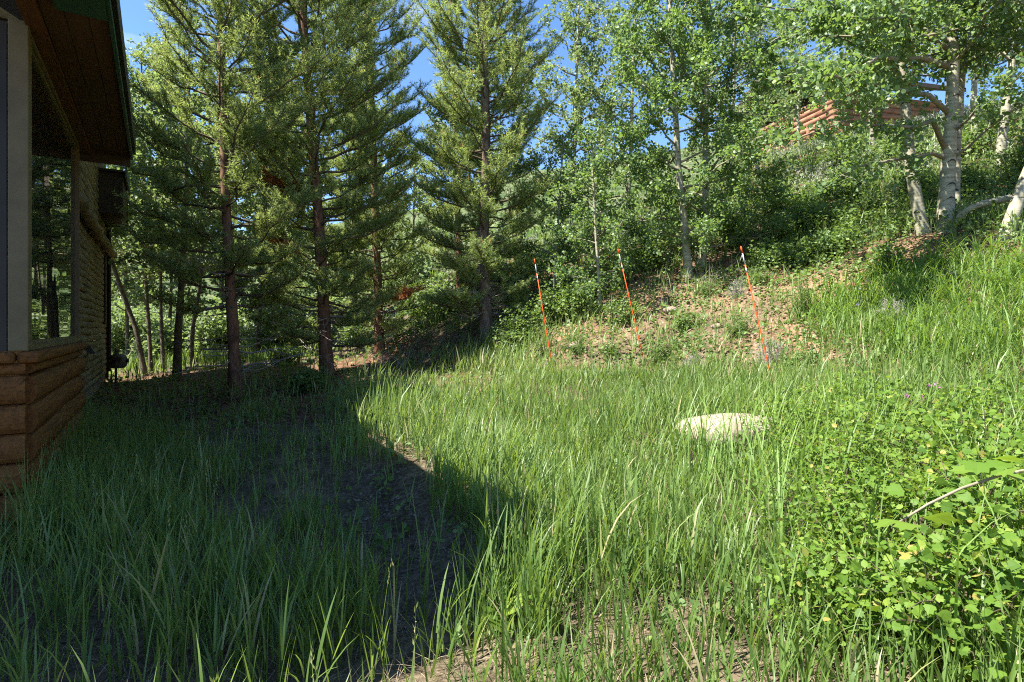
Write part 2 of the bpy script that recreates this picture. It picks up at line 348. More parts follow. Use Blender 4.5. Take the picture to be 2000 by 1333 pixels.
def axis(lo, hi, step, out_lo, out_hi, g=1.22):
    a = list(np.arange(lo, hi+1e-6, step)); s = step; v = hi
    while v < out_hi: s *= g; v += s; a.append(v)
    s = step; v = lo; b = []
    while v > out_lo: s *= g; v -= s; b.append(v)
    return np.array(b[::-1]+a)
gx = axis(-13, 16, .16, -420, 420); gy = axis(0.5, 20, .16, -40, 520)
GX, GY = np.meshgrid(gx, gy); GZ = terrain(GX.ravel(), GY.ravel())
nx, ny = len(gx), len(gy)
idx = np.arange(nx*ny).reshape(ny, nx)
Q = np.stack([idx[:-1,:-1], idx[:-1,1:], idx[1:,1:], idx[1:,:-1]], -1).reshape(-1, 4)
gme = np_mesh('ground', np.stack([GX.ravel(), GY.ravel(), GZ], 1), [Q], M['ground'], None, True)
za = gme.attributes.new('zone', 'FLOAT_COLOR', 'POINT')
xx, yy = GX.ravel(), GY.ravel()
dd_ = foot_d(xx, yy)
zc = np.stack([earth_mask(xx,yy), np.clip(litter_mask(xx,yy)+.75*sstep(2.2,3.5,dd_)*(dd_ < 20), 0, 1), gravel_mask(xx,yy), np.ones_like(xx)], 1)
za.data.foreach_set('color', zc.astype(np.float32).ravel())
tag(obj('ground', gme), kind='structure')

# ------------------------------------------------------------------ leaves / blades builders
def rot_frames(nrm, spin):
    """matrix columns (x,y,z) with z = nrm, spun about it"""
    nrm = norm(nrm); ref = np.where(np.abs(nrm[:, 2:3]) > .95, np.array([1.0,0,0]), np.array([0,0,1.0]))
    X = norm(np.cross(ref, nrm)); Y = np.cross(nrm, X); c, s = np.cos(spin)[:, None], np.sin(spin)[:, None]
    return np.stack([X*c+Y*s, -X*s+Y*c, nrm], -1)
T_ROUND = (np.array([(0,0,0),(.50,.32,.04),(.36,.88,.02),(-.36,.88,.02),(-.50,.32,.04)], float), [(0,1,2,3,4)])
T_KITE = (np.array([(0,0,0),(.45,.45,.06),(0,1,0),(-.45,.45,.06)], float), [(0,1,2,3)])
T_OVAL = (np.array([(0,0,0),(.30,.3,.05),(.30,.65,.05),(0,1,0),(-.30,.65,.05),(-.30,.3,.05)], float), [(0,1,2,3),(0,3,4,5)])
T_LANCE = (np.array([(0,0,0),(.13,.35,.04),(0,1,-.08),(-.13,.35,.04)], float), [(0,1,2,3)])
def lobed():
    pts = [(0,0)]
    for a, r in [(-100,.40),(-70,.58),(-50,.47),(-28,.74),(-13,.60),(0,.82),(13,.60),(28,.74),(50,.47),(70,.58),(100,.40)]:
        t = math.radians(a); pts.append((math.sin(t)*r, .16+math.cos(t)*r))
    V = np.array([(x, y, .10*abs(x)-.10*y*y) for x, y in pts]); V = np.vstack([V, [(0,.2,.0)]])
    n = len(pts); return V, [(i, (i+1) % n, n) for i in range(n)]
T_LOBED = lobed()
def leaves(tmpl, pos, nrm, spin, size, rnd):
    tv, tf = tmpl; N, m = len(pos), len(tv)
    R = rot_frames(nrm, spin)
    V = pos[:, None] + np.einsum('nij,mj->nmi', R, tv)*size[:, None, None]
    byk = {}
    for f in tf: byk.setdefault(len(f), []).append(f)
    base = (np.arange(N)*m)[:, None, None]
    F = [(np.array(fs)[None]+base).reshape(-1, k) for k, fs in byk.items()]
    return V.reshape(-1, 3), F, np.repeat(rnd, m)
def joinsets(sets):
    Vs, Rs, byk, off = [], [], {}, 0
    for V, F, r in sets:
        if len(V) == 0: continue
        for f in F: byk.setdefault(f.shape[1], []).append(f+off)
        Vs.append(V); Rs.append(r); off += len(V)
    return np.concatenate(Vs), [np.concatenate(v) for v in byk.values()], np.concatenate(Rs)
def blades(root, L, w, az, lean, curl, rnd, segs=4, twist=None):
    N = len(root); t = np.linspace(0, 1, segs+1)
    th = lean[:, None] + curl[:, None]*(t[None, :]**1.5)
    ds = L[:, None]/segs
    mid = (th[:, 1:]+th[:, :-1])/2
    h = np.concatenate([np.zeros((N,1)), np.cumsum(np.sin(mid)*ds, 1)], 1); zz = np.concatenate([np.zeros((N,1)), np.cumsum(np.cos(mid)*ds, 1)], 1)
    H = np.stack([np.cos(az), np.sin(az), np.zeros(N)], 1)
    tw = az+np.pi/2 if twist is None else az+np.pi/2+twist
    S = np.stack([np.cos(tw), np.sin(tw), np.zeros(N)], 1)
    P = root[:, None] + H[:, None]*h[..., None]; P[..., 2] += zz
    ww = w[:, None]*np.minimum(.55+1.6*t, 1.0)[None]*(1-t[None]**2.2)/2
    Lf = P[:, :-1]-S[:, None]*ww[:, :-1, None]; Rt = P[:, :-1]+S[:, None]*ww[:, :-1, None]
    m = 2*segs+1
    V = np.empty((N, m, 3)); V[:, 0:2*segs:2] = Lf; V[:, 1:2*segs:2] = Rt; V[:, -1] = P[:, -1]
    b = (np.arange(N)*m)[:, None]
    q = [np.stack([b+2*k, b+2*k+1, b+2*k+3, b+2*k+2], -1).reshape(-1, 4) for k in range(segs-1)]
    tri = np.stack([b+2*segs-2, b+2*segs-1, b+2*segs], -1).reshape(-1, 3)
    F = ([np.concatenate(q)] if q else [])+[tri]
    return V.reshape(-1, 3), F, np.repeat(rnd, m)
def scatter(dens, y0, y1, xlo=-1.05, xhi=1.05, far=1.0, keep=None):
    """points in the ground wedge seen from the picture's side; dens per m2 (callable of y allowed)"""
    out = []
    for a, b in zip(np.arange(y0, y1, .5), np.arange(y0, y1, .5)+.5):
        d = dens(a) if callable(dens) else dens
        wlo, whi = xlo*b-.4, xhi*b+.4
        n = int(d*(whi-wlo)*(b-a))
        if n: out.append(np.stack([rng.uniform(wlo, whi, n), rng.uniform(a, b, n)], 1))
    P = np.concatenate(out)
    if keep is not None: P = P[rng.random(len(P)) < keep(P[:, 0], P[:, 1])]
    return P
U = lambda a, b, n: rng.uniform(a, b, n)

# ------------------------------------------------------------------ cabin
house = thing('log_cabin', 'log cabin with brown stained log base, big window and weathered siding wall', 'cabin', (HP[0], HP[1], 0), HTH)
def halflog_y(y0, y1, x, z0, z1, bulge, seed, mat, name, parent, segs=14, wob=.006, back=.06):
    """a half-round log running along y on a wall facing +x"""
    r = np.random.default_rng(seed); ys = np.linspace(y0, y1, segs+1); prof = np.linspace(-math.pi/2, math.pi/2, 8)
    V = []
    ph = r.uniform(0, 6)
    for y in ys:
        bx = bulge*(1+.12*math.sin(3.1*y+ph)+r.uniform(-.05,.05)); dz = wob*math.sin(1.7*y+ph)+r.uniform(-wob, wob)*.4
        V.append([(x-back, y, z0+.004)]+[(x+bx*math.cos(p), y, (z0+z1)/2+dz+(z1-z0)/2*.985*math.sin(p)) for p in prof]+[(x-back, y, z1-.004)])
    m = len(V[0]); V = np.array(V).reshape(-1, 3)
    F = []
    for k in range(segs):
        for j in range(m): j2 = (j+1) % m; F.append((k*m+j, (k+1)*m+j, (k+1)*m+j2, k*m+j2))
    b = MB().add(V, F); b.Fq.setdefault(m, []); b.Fq[m].append(list(range(m))); b.Fq[m].append([segs*m+i for i in range(m)][::-1])
    me = b.mesh(name, mat, False)
    return obj(name, me, parent)
def halflog_x(x0, x1, y, z0, z1, bulge, seed, mat, name, parent):
    o = halflog_y(0, x1-x0, 0, z0, z1, bulge, seed, mat, name, parent, 8)
    co = np.array([v.co[:] for v in o.data.vertices]); V = np.stack([x0+co[:, 1], y-co[:, 0], co[:, 2]], 1)
    o.data.vertices.foreach_set('co', V.astype(np.float32).ravel()); o.data.flip_normals(); o.data.update(); return o
def box_part(name, mat, parent, *b, bev=0.0):
    o = obj(name, MB().box(*b).mesh(name, mat), parent)
    if bev:
        md = o.modifiers.new('bevel', 'BEVEL'); md.width = bev; md.segments = 2
    return o
# base logs under the window
zs = [1.17-.2*i for i in range(7)]
for i in range(6):
    halflog_y(0.03, 3.08, 0, zs[i+1], zs[i], .062, 40+i, M['log_red'], 'log', house)
    halflog_x(-6.8, -0.0, 0, zs[i+1], zs[i], .062, 60+i, M['log_red'], 'log', house)
box_part('foundation', M['dark_wood'], house, -6.8, -.05, .06, 3.06, -.3, -.03)
# ledge below the window, two stacked boards on each side
box_part('ledge', M['log_red'], house, -.05, .075, -.04, 3.12, 1.255, 1.335, bev=.025)
box_part('ledge', M['log_red'], house, -6.8, -.052, -.075, .02, 1.257, 1.333, bev=.02)
halflog_y(0.03, 3.09, .0, 1.172, 1.253, .04, 91, M['log_red'], 'log', house)
halflog_x(-6.8, 0.0, 0, 1.172, 1.253, .04, 92, M['log_red'], 'log', house)
# window on the long side
def window_y(y0, y1, x, z0, z1, fw):
    w = obj('window', MB().box(x-.05, x+.012, y0, y1, z0, z0+fw).box(x-.05, x+.012, y0, y1, z1-fw, z1).box(x-.05, x+.0115, y0, y0+fw, z0+fw, z1-fw).box(x-.05, x+.0115, y1-fw, y1, z0+fw, z1-fw).mesh('window', M['frame']), house)
    s = .028
    obj('sash', MB().box(x-.045, x-.008, y0+fw, y1-fw, z0+fw, z0+fw+s).box(x-.045, x-.008, y0+fw, y1-fw, z1-fw-s, z1-fw).box(x-.045, x-.0085, y0+fw, y0+fw+s, z0+fw+s, z1-fw-s).box(x-.045, x-.0085, y1-fw-s, y1-fw, z0+fw+s, z1-fw-s).mesh('sash', M['frame']), w)
    obj('pane', MB().box(x-.034, x-.026, y0+fw+s-.004, y1-fw-s+.004, z0+fw+s-.004, z1-fw-s+.004).mesh('pane', M['glass']), w)
    return w
window_y(.085, 3.03, 0.0, 1.338, 3.56, .04)
box_part('corner_post', M['frame'], house, -.095, .014, -.016, .08, 1.338, 3.595, bev=.006)
wx = obj('window', MB().box(-2.6, -.10, -.012, .05, 1.338, 1.40).box(-2.6, -.10, -.012, .05, 3.5, 3.56).box(-.34, -.1005, -.0115, .05, 1.40, 3.5).box(-2.6, -2.54, -.0115, .05, 1.40, 3.5).mesh('window', M['dark_frame']), house)
obj('pane', MB().box(-2.545, -.335, .02, .028, 1.395, 3.505).mesh('pane', M['glass']), wx)
box_part('gable_wall', M['log_weathered'], house, -6.8, -2.605, .0, .06, 1.336, 3.6)
box_part('end_wall', M['log_weathered'], house, -.42, -.02, 3.045, 3.085, 0.0, 3.6)
# soffit: boards along the wall, trim at the wall, fascia at the eave
EX0, EY0, EY1, EZ = .50, -2.02, 3.42, 3.60
edges = [-.005, .105, .235, .365, .478]
for i in range(4):
    box_part('soffit_board', M['soffit'] if i else M['trim_orange'], house, edges[i]+.004, edges[i+1]-.004, EY0+.03, EY1-.03, EZ+(.0 if i else -.035), EZ+.025)
    if i < 3: box_part('batten', M['dark_wood'], house, edges[i+1]-.006, edges[i+1]+.006, EY0+.04, EY1-.04, EZ+.004, EZ+.03)
box_part('fascia', M['green_metal'], house, .48, .505, EY0, EY1, EZ-.02, EZ+.20)
box_part('drip_edge', M['dark_frame'], house, .507, .535, EY0-.02, EY1+.02, EZ+.05, EZ+.235)
box_part('end_board', M['dark_wood'], house, -.42, .478, EY1-.028, EY1, EZ-.11, EZ+.2)
box_part('soffit_return', M['green_metal'], house, .20, .4785, EY0+.02, -.36, EZ-.03, EZ-.004)
PITCH = .575; RX = -3.4
def slab(x0, x1, y0, y1, z0, t, slope):
    z1 = z0+slope*(x0-x1)*-1 if False else z0+slope*abs(x1-x0)
    return MB().add([(x0,y0,z0),(x0,y1,z0),(x1,y1,z1),(x1,y0,z1),(x0,y0,z0+t),(x0,y1,z0+t),(x1,y1,z1+t),(x1,y0,z1+t)],
                    [(0,1,2,3),(7,6,5,4),(0,4,5,1),(1,5,6,2),(2,6,7,3),(3,7,4,0)])
roof = obj('roof', slab(.52, RX, EY0, EY1, EZ+.10, .10, PITCH).mesh('roof', M['roof_far']), house)
obj('roof', slab(-7.3, RX, EY0, EY1, EZ+.10, .10, PITCH).mesh('roof', M['roof_far']), house)
obj('rake_board', slab(.50, RX, EY0-.03, EY0-.001, EZ-.02, .2, PITCH).mesh('rake_board', M['green_metal']), house)
obj('rake_board', slab(-7.3, RX, EY0-.03, EY0-.001, EZ-.02, .2, PITCH).mesh('rake_board', M['green_metal']), house)
g = MB().add([(-6.75,.03,3.6),(-.02,.03,3.6),(RX,.03,3.6+PITCH*3.35),(-6.75,.07,3.6),(-.02,.07,3.6),(RX,.07,3.6+PITCH*3.35)], [(0,1,2),(5,4,3),(0,3,4,1),(1,4,5,2),(2,5,3,0)])
obj('gable_panel', g.mesh('gable_panel', M['log_weathered']), house)
box_part('side_wall', M['log_weathered'], house, -6.85, -6.78, .06, 14.0, 0, 3.6)
# weathered wing: siding courses one by one
WX, WY0, WY1, WZ = -.42, 3.09, 14.05, 5.25
nrow = 36; hrow = (WZ-.22)/nrow
for i in range(nrow):
    halflog_y(WY0, WY1, WX-.03, .22+i*hrow, .22+(i+1)*hrow, .032, 200+i, M['log_weathered'], 'siding_board', house, 26, .012, .05)
box_part('foundation', M['rock'], house, WX-.2, WX-.03, WY0, WY1-.02, -.3, .21)
WT = 6.6  # wing height, added upper part carries an unseen roof that lengthens the yard shadow
box_part('added_upper_wall', M['log_weathered'], house, WX-.09, WX-.01, WY0+.4, WY1-.06, WZ+.001, WT)
box_part('wing_end_wall', M['log_weathered'], house, -6.8, WX-.02, WY1-.06, WY1-.002, 0, WT)
box_part('corner_board', M['dark_wood'], house, WX-.08, WX+.045, WY1, WY1+.09, .1, WZ)
obj('downspout', MB().tube([(WX+.07,WY1-.1,.3),(WX+.07,WY1-.1,WZ-.2),(WX+.3,WY1-.1,WZ+.0)], [.04,.04,.04], 8).mesh('downspout', M['dark_frame']), house)
box_part('shutter', M['dark_wood'], house, WX+.005, WX+.035, WY1-.9, WY1-.45, 1.6, 3.4)
# big peeled log running along the wing wall, with iron brackets above it
r_ = np.random.default_rng(5); K = 44; ly = np.linspace(WY0-.3, WY1+.25, K); lp = np.stack([np.full(K, WX+.10)+.012*np.sin(ly*2.3), ly, 3.52+.02*np.sin(ly*1.1)], 1)
lr = .105+.022*np.sin(ly*4.1)+r_.uniform(-.016, .016, K)
obj('beam_log', MB().tube(lp, lr, 12).mesh('beam_log', M['log_weathered'], True), house)
for y in (5.3, 6.6, 7.0, 8.4, 10.2):
    box_part('bracket', M['pipe'], house, WX-.02, WX+.10, y-.05, y+.05, 3.66, 3.74)
obj('vent_hood', MB().add([(WX,8.9,.98),(WX,9.25,.98),(WX,9.25,1.14),(WX,8.9,1.14),(WX+.14,8.9,.98),(WX+.14,9.25,.98),(WX+.05,9.25,1.14),(WX+.05,8.9,1.14)],
    [(0,1,2,3),(4,7,6,5),(0,4,5,1),(3,2,6,7),(0,3,7,4),(1,5,6,2)]).mesh('vent_hood', M['pipe']), house)
# wing roof raised out of view to shape the house shadow, green fascia and the boxed-out bracket at the far end
obj('roof', slab(.05, RX, 2.2, 12.2, WT+.0, .10, PITCH).mesh('roof', M['roof_far']), house)
obj('roof', slab(-7.3, RX, 2.2, 12.2, WT+.0, .10, PITCH).mesh('roof', M['roof_far']), house)
box_part('soffit_board', M['dark_wood'], house, WX, .10, 11.5, 13.75, WZ-.02, WZ+.03)
box_part('fascia', M['green_metal'], house, .102, .135, 11.5, 13.8, WZ-.12, WZ+.16)
bx = box_part('bay_box', M['dark_wood'], house, WX, .055, 11.6, 13.6, 4.25, WZ-.03)
box_part('trim_strip', M['trim_orange'], bx, .057, .085, 13.45, 13.6, 4.22, WZ-.14)
box_part('trim_strip', M['dark_frame'], bx, WX, .05, 13.45, 13.62, 4.19, 4.245)

# gas meter on the wing's far corner
gm = thing('gas_meter', 'small grey gas meter with looped pipe at the far house corner', 'gas meter', (HP[0]+HN[0]*(-.12)+HU[0]*12.5, HP[1]+HN[1]*(-.12)+HU[1]*12.5, 0), HTH)
gm.scale = (1.3, 1.3, 1.15)
gz = .40
body = obj('meter_body', MB().tube([(.02,.12,gz-.0),(.02,.12,gz+.05),(.02,.12,gz+.22),(.02,.12,gz+.29),(.02,.12,gz+.31)], [.11,.15,.155,.12,.06], 12).mesh('meter_body', M['meter'], True), gm)
obj('dial', MB().tube([(.17,.10,gz+.16),(.20,.10,gz+.16)], [.05,.05], 10).mesh('dial', M['dark_frame']), body)
obj('pipe', MB().tube([(.0,-.16,-.05),(.0,-.16,gz+.42),(.0,.22,gz+.42),(.0,.22,gz+.25)], [.022]*4, 8).mesh('pipe', M['pipe']), gm)
obj('regulator', MB().tube([(.0,-.20,gz+.22),(.0,-.16,gz+.24),(.0,-.08,gz+.24),(.0,-.05,gz+.22)], [.03,.095,.095,.03], 12).mesh('regulator', M['pipe'], True), gm)

# ------------------------------------------------------------------ log house up the hill
bx0, by0 = at(1622, 0, 29)[0], 29.0
hz0 = tz(bx0+2, by0+2)-1.1
far_house = thing('hill_house', 'orange log house on top of the hill behind the aspens', 'house', (bx0, by0, hz0), math.radians(14))
for i in range(12):
    z0 = .3+i*.3
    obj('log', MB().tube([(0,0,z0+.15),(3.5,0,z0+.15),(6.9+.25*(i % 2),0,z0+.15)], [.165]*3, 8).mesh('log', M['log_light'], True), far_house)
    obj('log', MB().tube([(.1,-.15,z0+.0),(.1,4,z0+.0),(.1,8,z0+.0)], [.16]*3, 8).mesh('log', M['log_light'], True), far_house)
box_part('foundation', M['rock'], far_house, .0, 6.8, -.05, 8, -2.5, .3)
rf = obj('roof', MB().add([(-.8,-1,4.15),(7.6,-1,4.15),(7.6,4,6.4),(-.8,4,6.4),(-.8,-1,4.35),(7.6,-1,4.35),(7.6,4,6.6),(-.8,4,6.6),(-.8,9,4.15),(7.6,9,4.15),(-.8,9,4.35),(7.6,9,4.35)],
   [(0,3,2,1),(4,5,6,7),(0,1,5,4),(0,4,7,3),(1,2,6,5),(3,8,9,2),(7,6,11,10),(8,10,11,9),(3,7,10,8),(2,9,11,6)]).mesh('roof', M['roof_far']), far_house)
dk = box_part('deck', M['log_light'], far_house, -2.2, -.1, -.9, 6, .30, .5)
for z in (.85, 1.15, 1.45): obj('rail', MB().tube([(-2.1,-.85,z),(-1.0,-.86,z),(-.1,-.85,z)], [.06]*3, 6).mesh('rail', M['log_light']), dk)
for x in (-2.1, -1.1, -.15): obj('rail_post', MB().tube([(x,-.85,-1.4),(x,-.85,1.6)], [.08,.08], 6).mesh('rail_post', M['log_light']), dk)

# ------------------------------------------------------------------ pines
def resample(pts, n):
    pts = np.array(pts, float); s = np.concatenate([[0], np.cumsum(np.linalg.norm(np.diff(pts, axis=0), axis=1))])
    t = np.linspace(0, s[-1], n); return np.stack([np.interp(t, s, pts[:, k]) for k in range(3)], 1)
def trunk_line(pxs, Y, top, n=26):
    """trunk polyline: picture points at depth Y, then carried on up to height top"""
    P = [np.array(at(px, py, Y)) for px, py in pxs]
    P[0][2] = tz(P[0][0], P[0][1])-.12
    d = P[-1]-P[-3]; d = d/np.linalg.norm(d)
    if P[-1][2] < top: P.append(P[-1]+d*(top-P[-1][2])*.5+np.array([0,0,0])); P.append(np.array([P[-1][0]+d[0]*.3, P[-1][1], top]))
    return resample(P, n)
def trunk_mesh(name, P, r0, r1, mat, rough=.05, n=12, seed=0, flare=.35):
    r = np.random.default_rng(seed); K = len(P); t = np.linspace(0, 1, K)
    R = r0+(r1-r0)*t**.9; R = R*(1+flare*np.exp(-t*K/1.3)); R = R*(1+r.uniform(-rough, rough, K))
    V, Fq = tube_np(P[None], R[None], n)
    V = V.reshape(K, n, 3); C = P[:, None]; V = C+(V-C)*(1+r.uniform(-rough, rough, (K, n, 1))); V = V.reshape(-1, 3)
    return np_mesh(name, V, [Fq, np.array([[(K-1)*n+i for i in range(n)]])], mat, None, True)
def needles(a, d, L, dens, ln, w, r, spread=.9):
    """needles round twigs a + t*d*L"""
    cnt = np.maximum((L*dens).astype(int), 2); i = np.repeat(np.arange(len(a)), cnt); n = len(i)
    t = r.random(n); root = a[i]+d[i]*(L[i]*t)[:, None]
    rd = norm(r.normal(size=(n, 3))); rd = norm(rd-(rd*d[i]).sum(1, keepdims=True)*d[i])
    dr = norm(d[i]*r.uniform(.35, .9, n)[:, None]+rd*spread)
    l = ln*r.uniform(.7, 1.15, n); tip = root+dr*l[:, None]
    s = norm(np.cross(dr, r.normal(size=(n, 3))))*(w*.5)
    V = np.stack([root-s, root+s, tip], 1).reshape(-1, 3)
    F = np.arange(3*n).reshape(-1, 3)
    rn = np.clip(.30+.18*r.normal(size=n)+.38*t, 0, 1)
    return V, [F], np.repeat(rn, 3)
def pine(label, pxs, Y, top, r0, z0, R, seed, bark, ntier=60, dens=150, dead_z=None, gap=.16, rust=(), asym=None, z_full=None, w=.0118, ln=.088, profile=1.0, lowlen=.8):
    r = np.random.default_rng(seed)
    P = trunk_line(pxs, Y, top); base = P[0].copy()
    root = thing('pine_tree', label, 'pine tree', tuple(base), 0, 'pine trees beside the cabin')
    obj('trunk', trunk_mesh('trunk', P, r0, .025, bark, .07, 12, seed), root, base)
    zs_ = np.arange(z0, top-.15, gap); zs_ = zs_+r.uniform(-.06, .06, len(zs_))
    br_a, br_d, BP, BR, tw_a, tw_d, tw_L, live = [], [], [], [], [], [], [], []
    az = r.uniform(0, 6.28)
    isrust = []; brid = []; rust_left = list(rust)
    for z in zs_:
        f = (z-z0)/(top-z0)
        prof = (lowlen+(1-lowlen)*min(f/.22, 1.0))*(1-max(f-.5, 0)/.5)**.8*profile
        for _ in range(2):
            az += 2.4+r.uniform(-.5, .5)
            L = R*prof*r.uniform(.65, 1.12)
            if asym is not None: L *= 1+asym[1]*math.cos(az-asym[0])
            L = max(L, .25)
            if any(abs(z-sp_[0]) < .25 and abs((az-sp_[1]+math.pi) % (2*math.pi)-math.pi) < .8 for sp_ in rust_left): L = 1.15; 
            o = np.array([np.interp(z, P[:, 2], P[:, 0]), np.interp(z, P[:, 2], P[:, 1]), z])
            el = -.22+1.25*f+r.uniform(-.16, .16)
            K = 7; t = np.linspace(0, 1, K)
            az2 = az+r.uniform(-.25, .25)*t
            rr = L*t*math.cos(el); zz = L*(math.sin(el)*t+.36*t**2.2)
            C = np.stack([o[0]+rr*np.cos(az2), o[1]+rr*np.sin(az2), o[2]+zz], 1)
            C[1:-1] += r.normal(size=(K-2, 3))*.02*L
            BP.append(C); BR.append((.010+.011*L)*(1-.82*t))
            rus = False
            for sp_ in list(rust_left):
                if abs(z-sp_[0]) < .25 and abs((az-sp_[1]+math.pi) % (2*math.pi)-math.pi) < .8: rus = True; rust_left.remove(sp_); break
            nt = max(5, int(L*14))
            ts = np.concatenate([np.linspace(.34 if f < .5 else .2, .97, nt), [1.0]])
            for q, tt in enumerate(ts):
                k = min(int(tt*(K-1)), K-2); fr = tt*(K-1)-k; p = C[k]*(1-fr)+C[k+1]*fr
                fw = norm(C[k+1]-C[k])
                if tt >= 1: dvec, l2 = fw, .20*r.uniform(.8, 1.3)
                else:
                    side = norm(np.cross(fw, [0, 0, 1.0]))*(1 if q % 2 else -1)
                    dvec = norm(fw*r.uniform(.6, 1.0)+side*r.uniform(.45, 1.0)+np.array([0, 0, r.uniform(.05, .95)])); l2 = (.17+.36*L*(1-tt)*.9)*r.uniform(.7, 1.25)
                    l2 = min(l2, .62)
                tw_a.append(p); tw_d.append(dvec); tw_L.append(l2); isrust.append(rus); brid.append(len(BP))
                if l2 > .28:                                  # side shoots on longer twigs
                    for s3 in (.3, .5, .7, .88):
                        d3 = norm(dvec+r.normal(size=3)*.55+np.array([0,0,.45])); tw_a.append(p+dvec*l2*s3); tw_d.append(d3); tw_L.append(l2*.42*r.uniform(.7, 1.2)); isrust.append(rus); brid.append(len(BP))
    tw_a, tw_d, tw_L, isrust = np.array(tw_a), np.array(tw_d), np.array(tw_L), np.array(isrust)
    BP, BR = np.array(BP), np.array(BR)
    V1, F1 = tube_np(BP, BR, 4)
    topz = CAMZ+(HY+60)/F*Y; lg = (tw_L > .15) & (tw_a[:, 2] < topz); P2 = np.stack([tw_a, tw_a+tw_d*tw_L[:, None]*.95], 1)[lg]; V2, F2 = tube_np(P2, np.tile([.005, .0025], (len(P2), 1)), 3)
    V, FF, _ = joinsets([(V1, [F1], np.zeros(len(V1))), (V2, [F2], np.zeros(len(V2)))])
    obj('branches', np_mesh('branches', V, FF, M['twig'], None, True), root, base)
    g_ = ~isrust
    # the crown above the picture needs fewer needles
    topz = CAMZ+(HY+60)/F*Y
    dn = np.where(tw_a[:, 2] < topz, dens, dens*.14)
    V, FF, rn = needles(tw_a[g_], tw_d[g_], tw_L[g_], dn[g_], ln, w, r)
    obj('crown', np_mesh('crown', V, FF, M['needle'], rn), root, base)
    brid = np.array(brid)
    for q in np.unique(brid[isrust]):
        m = isrust & (brid == q)
        V, FF, rn = needles(tw_a[m], tw_d[m], tw_L[m], dn[m]*2.0, ln, w*1.3, r)
        obj('dead_spray', np_mesh('dead_spray', V, FF, M['rust_needle'], rn), root, base)
    # candles at shoot tips
    m = g_ & (r.random(len(tw_L)) < .10) & (tw_L < .4) & (tw_d[:, 2] > .15)
    tip = tw_a[m]+tw_d[m]*tw_L[m][:, None]; cd = norm(tw_d[m]*.5+np.array([0, 0, .8])); cl = r.uniform(.04, .08, len(tip))
    V, Fq = tube_np(np.stack([tip, tip+cd*cl[:, None]], 1), np.stack([np.full(len(tip), .009), np.full(len(tip), .003)], 1), 4)
    tag(obj('new_shoots', np_mesh('new_shoots', V, [Fq], M['candle'], r.random(len(V))), root, base), kind='stuff')
    # bare dead branches below the crown
    dz = dead_z if dead_z is not None else (P[0][2]+.5, z0+.8)
    n = 46; zz = r.uniform(dz[0], dz[1], n); o = np.stack([np.interp(zz, P[:, 2], P[:, 0]), np.interp(zz, P[:, 2], P[:, 1]), zz], 1)
    a_ = r.uniform(0, 6.28, n); L = r.uniform(.25, 1.15, n)*R/1.6; t = np.linspace(0, 1, 6)
    e_ = r.uniform(-.35, .15, n)
    C = np.stack([o[:, None, 0]+np.cos(a_)[:, None]*L[:, None]*t, o[:, None, 1]+np.sin(a_)[:, None]*L[:, None]*t, o[:, None, 2]+L[:, None]*(np.sin(e_)[:, None]*t+.18*t**2)], -1)
    C[:, 1:] += r.normal(size=(n, 5, 3))*.03
    V1, F1 = tube_np(C, (.008*L[:, None]+.003)*(1-.75*t)[None]*1.2, 4)
    i = r.integers(0, n, 150); tt = r.integers(2, 5, 150); p = C[i, tt]; dv = norm(C[i, tt+1]-C[i, tt]+r.normal(size=(150, 3))*.09); l = r.uniform(.1, .35, 150)
    p2 = np.stack([p, p+dv*(l*.5)[:, None], p+dv*l[:, None]+r.normal(size=(150, 3))*.03], 1); V2, F2 = tube_np(p2, np.tile([.0045, .003, .0018], (150, 1)), 3)
    V, FF, _ = joinsets([(V1, [F1], np.zeros(len(V1))), (V2, [F2], np.zeros(len(V2)))])
    obj('dead_branches', np_mesh('dead_branches', V, FF, M['dead_wood']), root, base)
    return root

pine('slender pine nearest the cabin with its lower trunk in shade', [(462,783),(455,650),(447,500),(440,380),(438,300),(434,150),(428,0)], 10.5, 12.6, .105, 1.9, 2.1, 1, M['pine_bark_red'], dens=122, rust=(), lowlen=.8, gap=.165)
pine('reddish thick-trunked pine in the middle of the pine row', [(640,742),(632,600),(623,430),(613,320),(600,150),(590,0)], 12.0, 15.5, .135, 1.25, 1.95, 2, M['pine_bark_red'], dens=122, rust=((3.2,3.5),(4.3,4.3)), lowlen=.7, gap=.145)
pine('dense pine half hidden behind the reddish trunk pine', [(742,668),(737,540),(733,420),(728,250),(722,100),(716,0)], 14.6, 16.5, .12, 1.5, 1.6, 3, M['pine_bark_red'], dens=116, rust=((2.5, -.6),(2.3,-.1)), lowlen=.8, gap=.15)
pine('tall columnar pine standing alone at the edge of the sunny meadow', [(950,676),(949,600),(944,480),(948,400),(950,300),(947,150),(944,0)], 12.4, 16.0, .125, 1.75, 1.6, 4, M['pine_bark_grey'], dens=135, lowlen=.85, gap=.13, profile=1.0)
pine('dark-trunked pine behind the columnar pine on the shaded slope', [(898,600),(897,540),(896,480),(893,380),(890,260),(888,200)], 18.0, 10.0, .12, 3.2, 1.5, 6, M['pine_bark_red'], dens=80, gap=.2, w=.022, ln=.085)

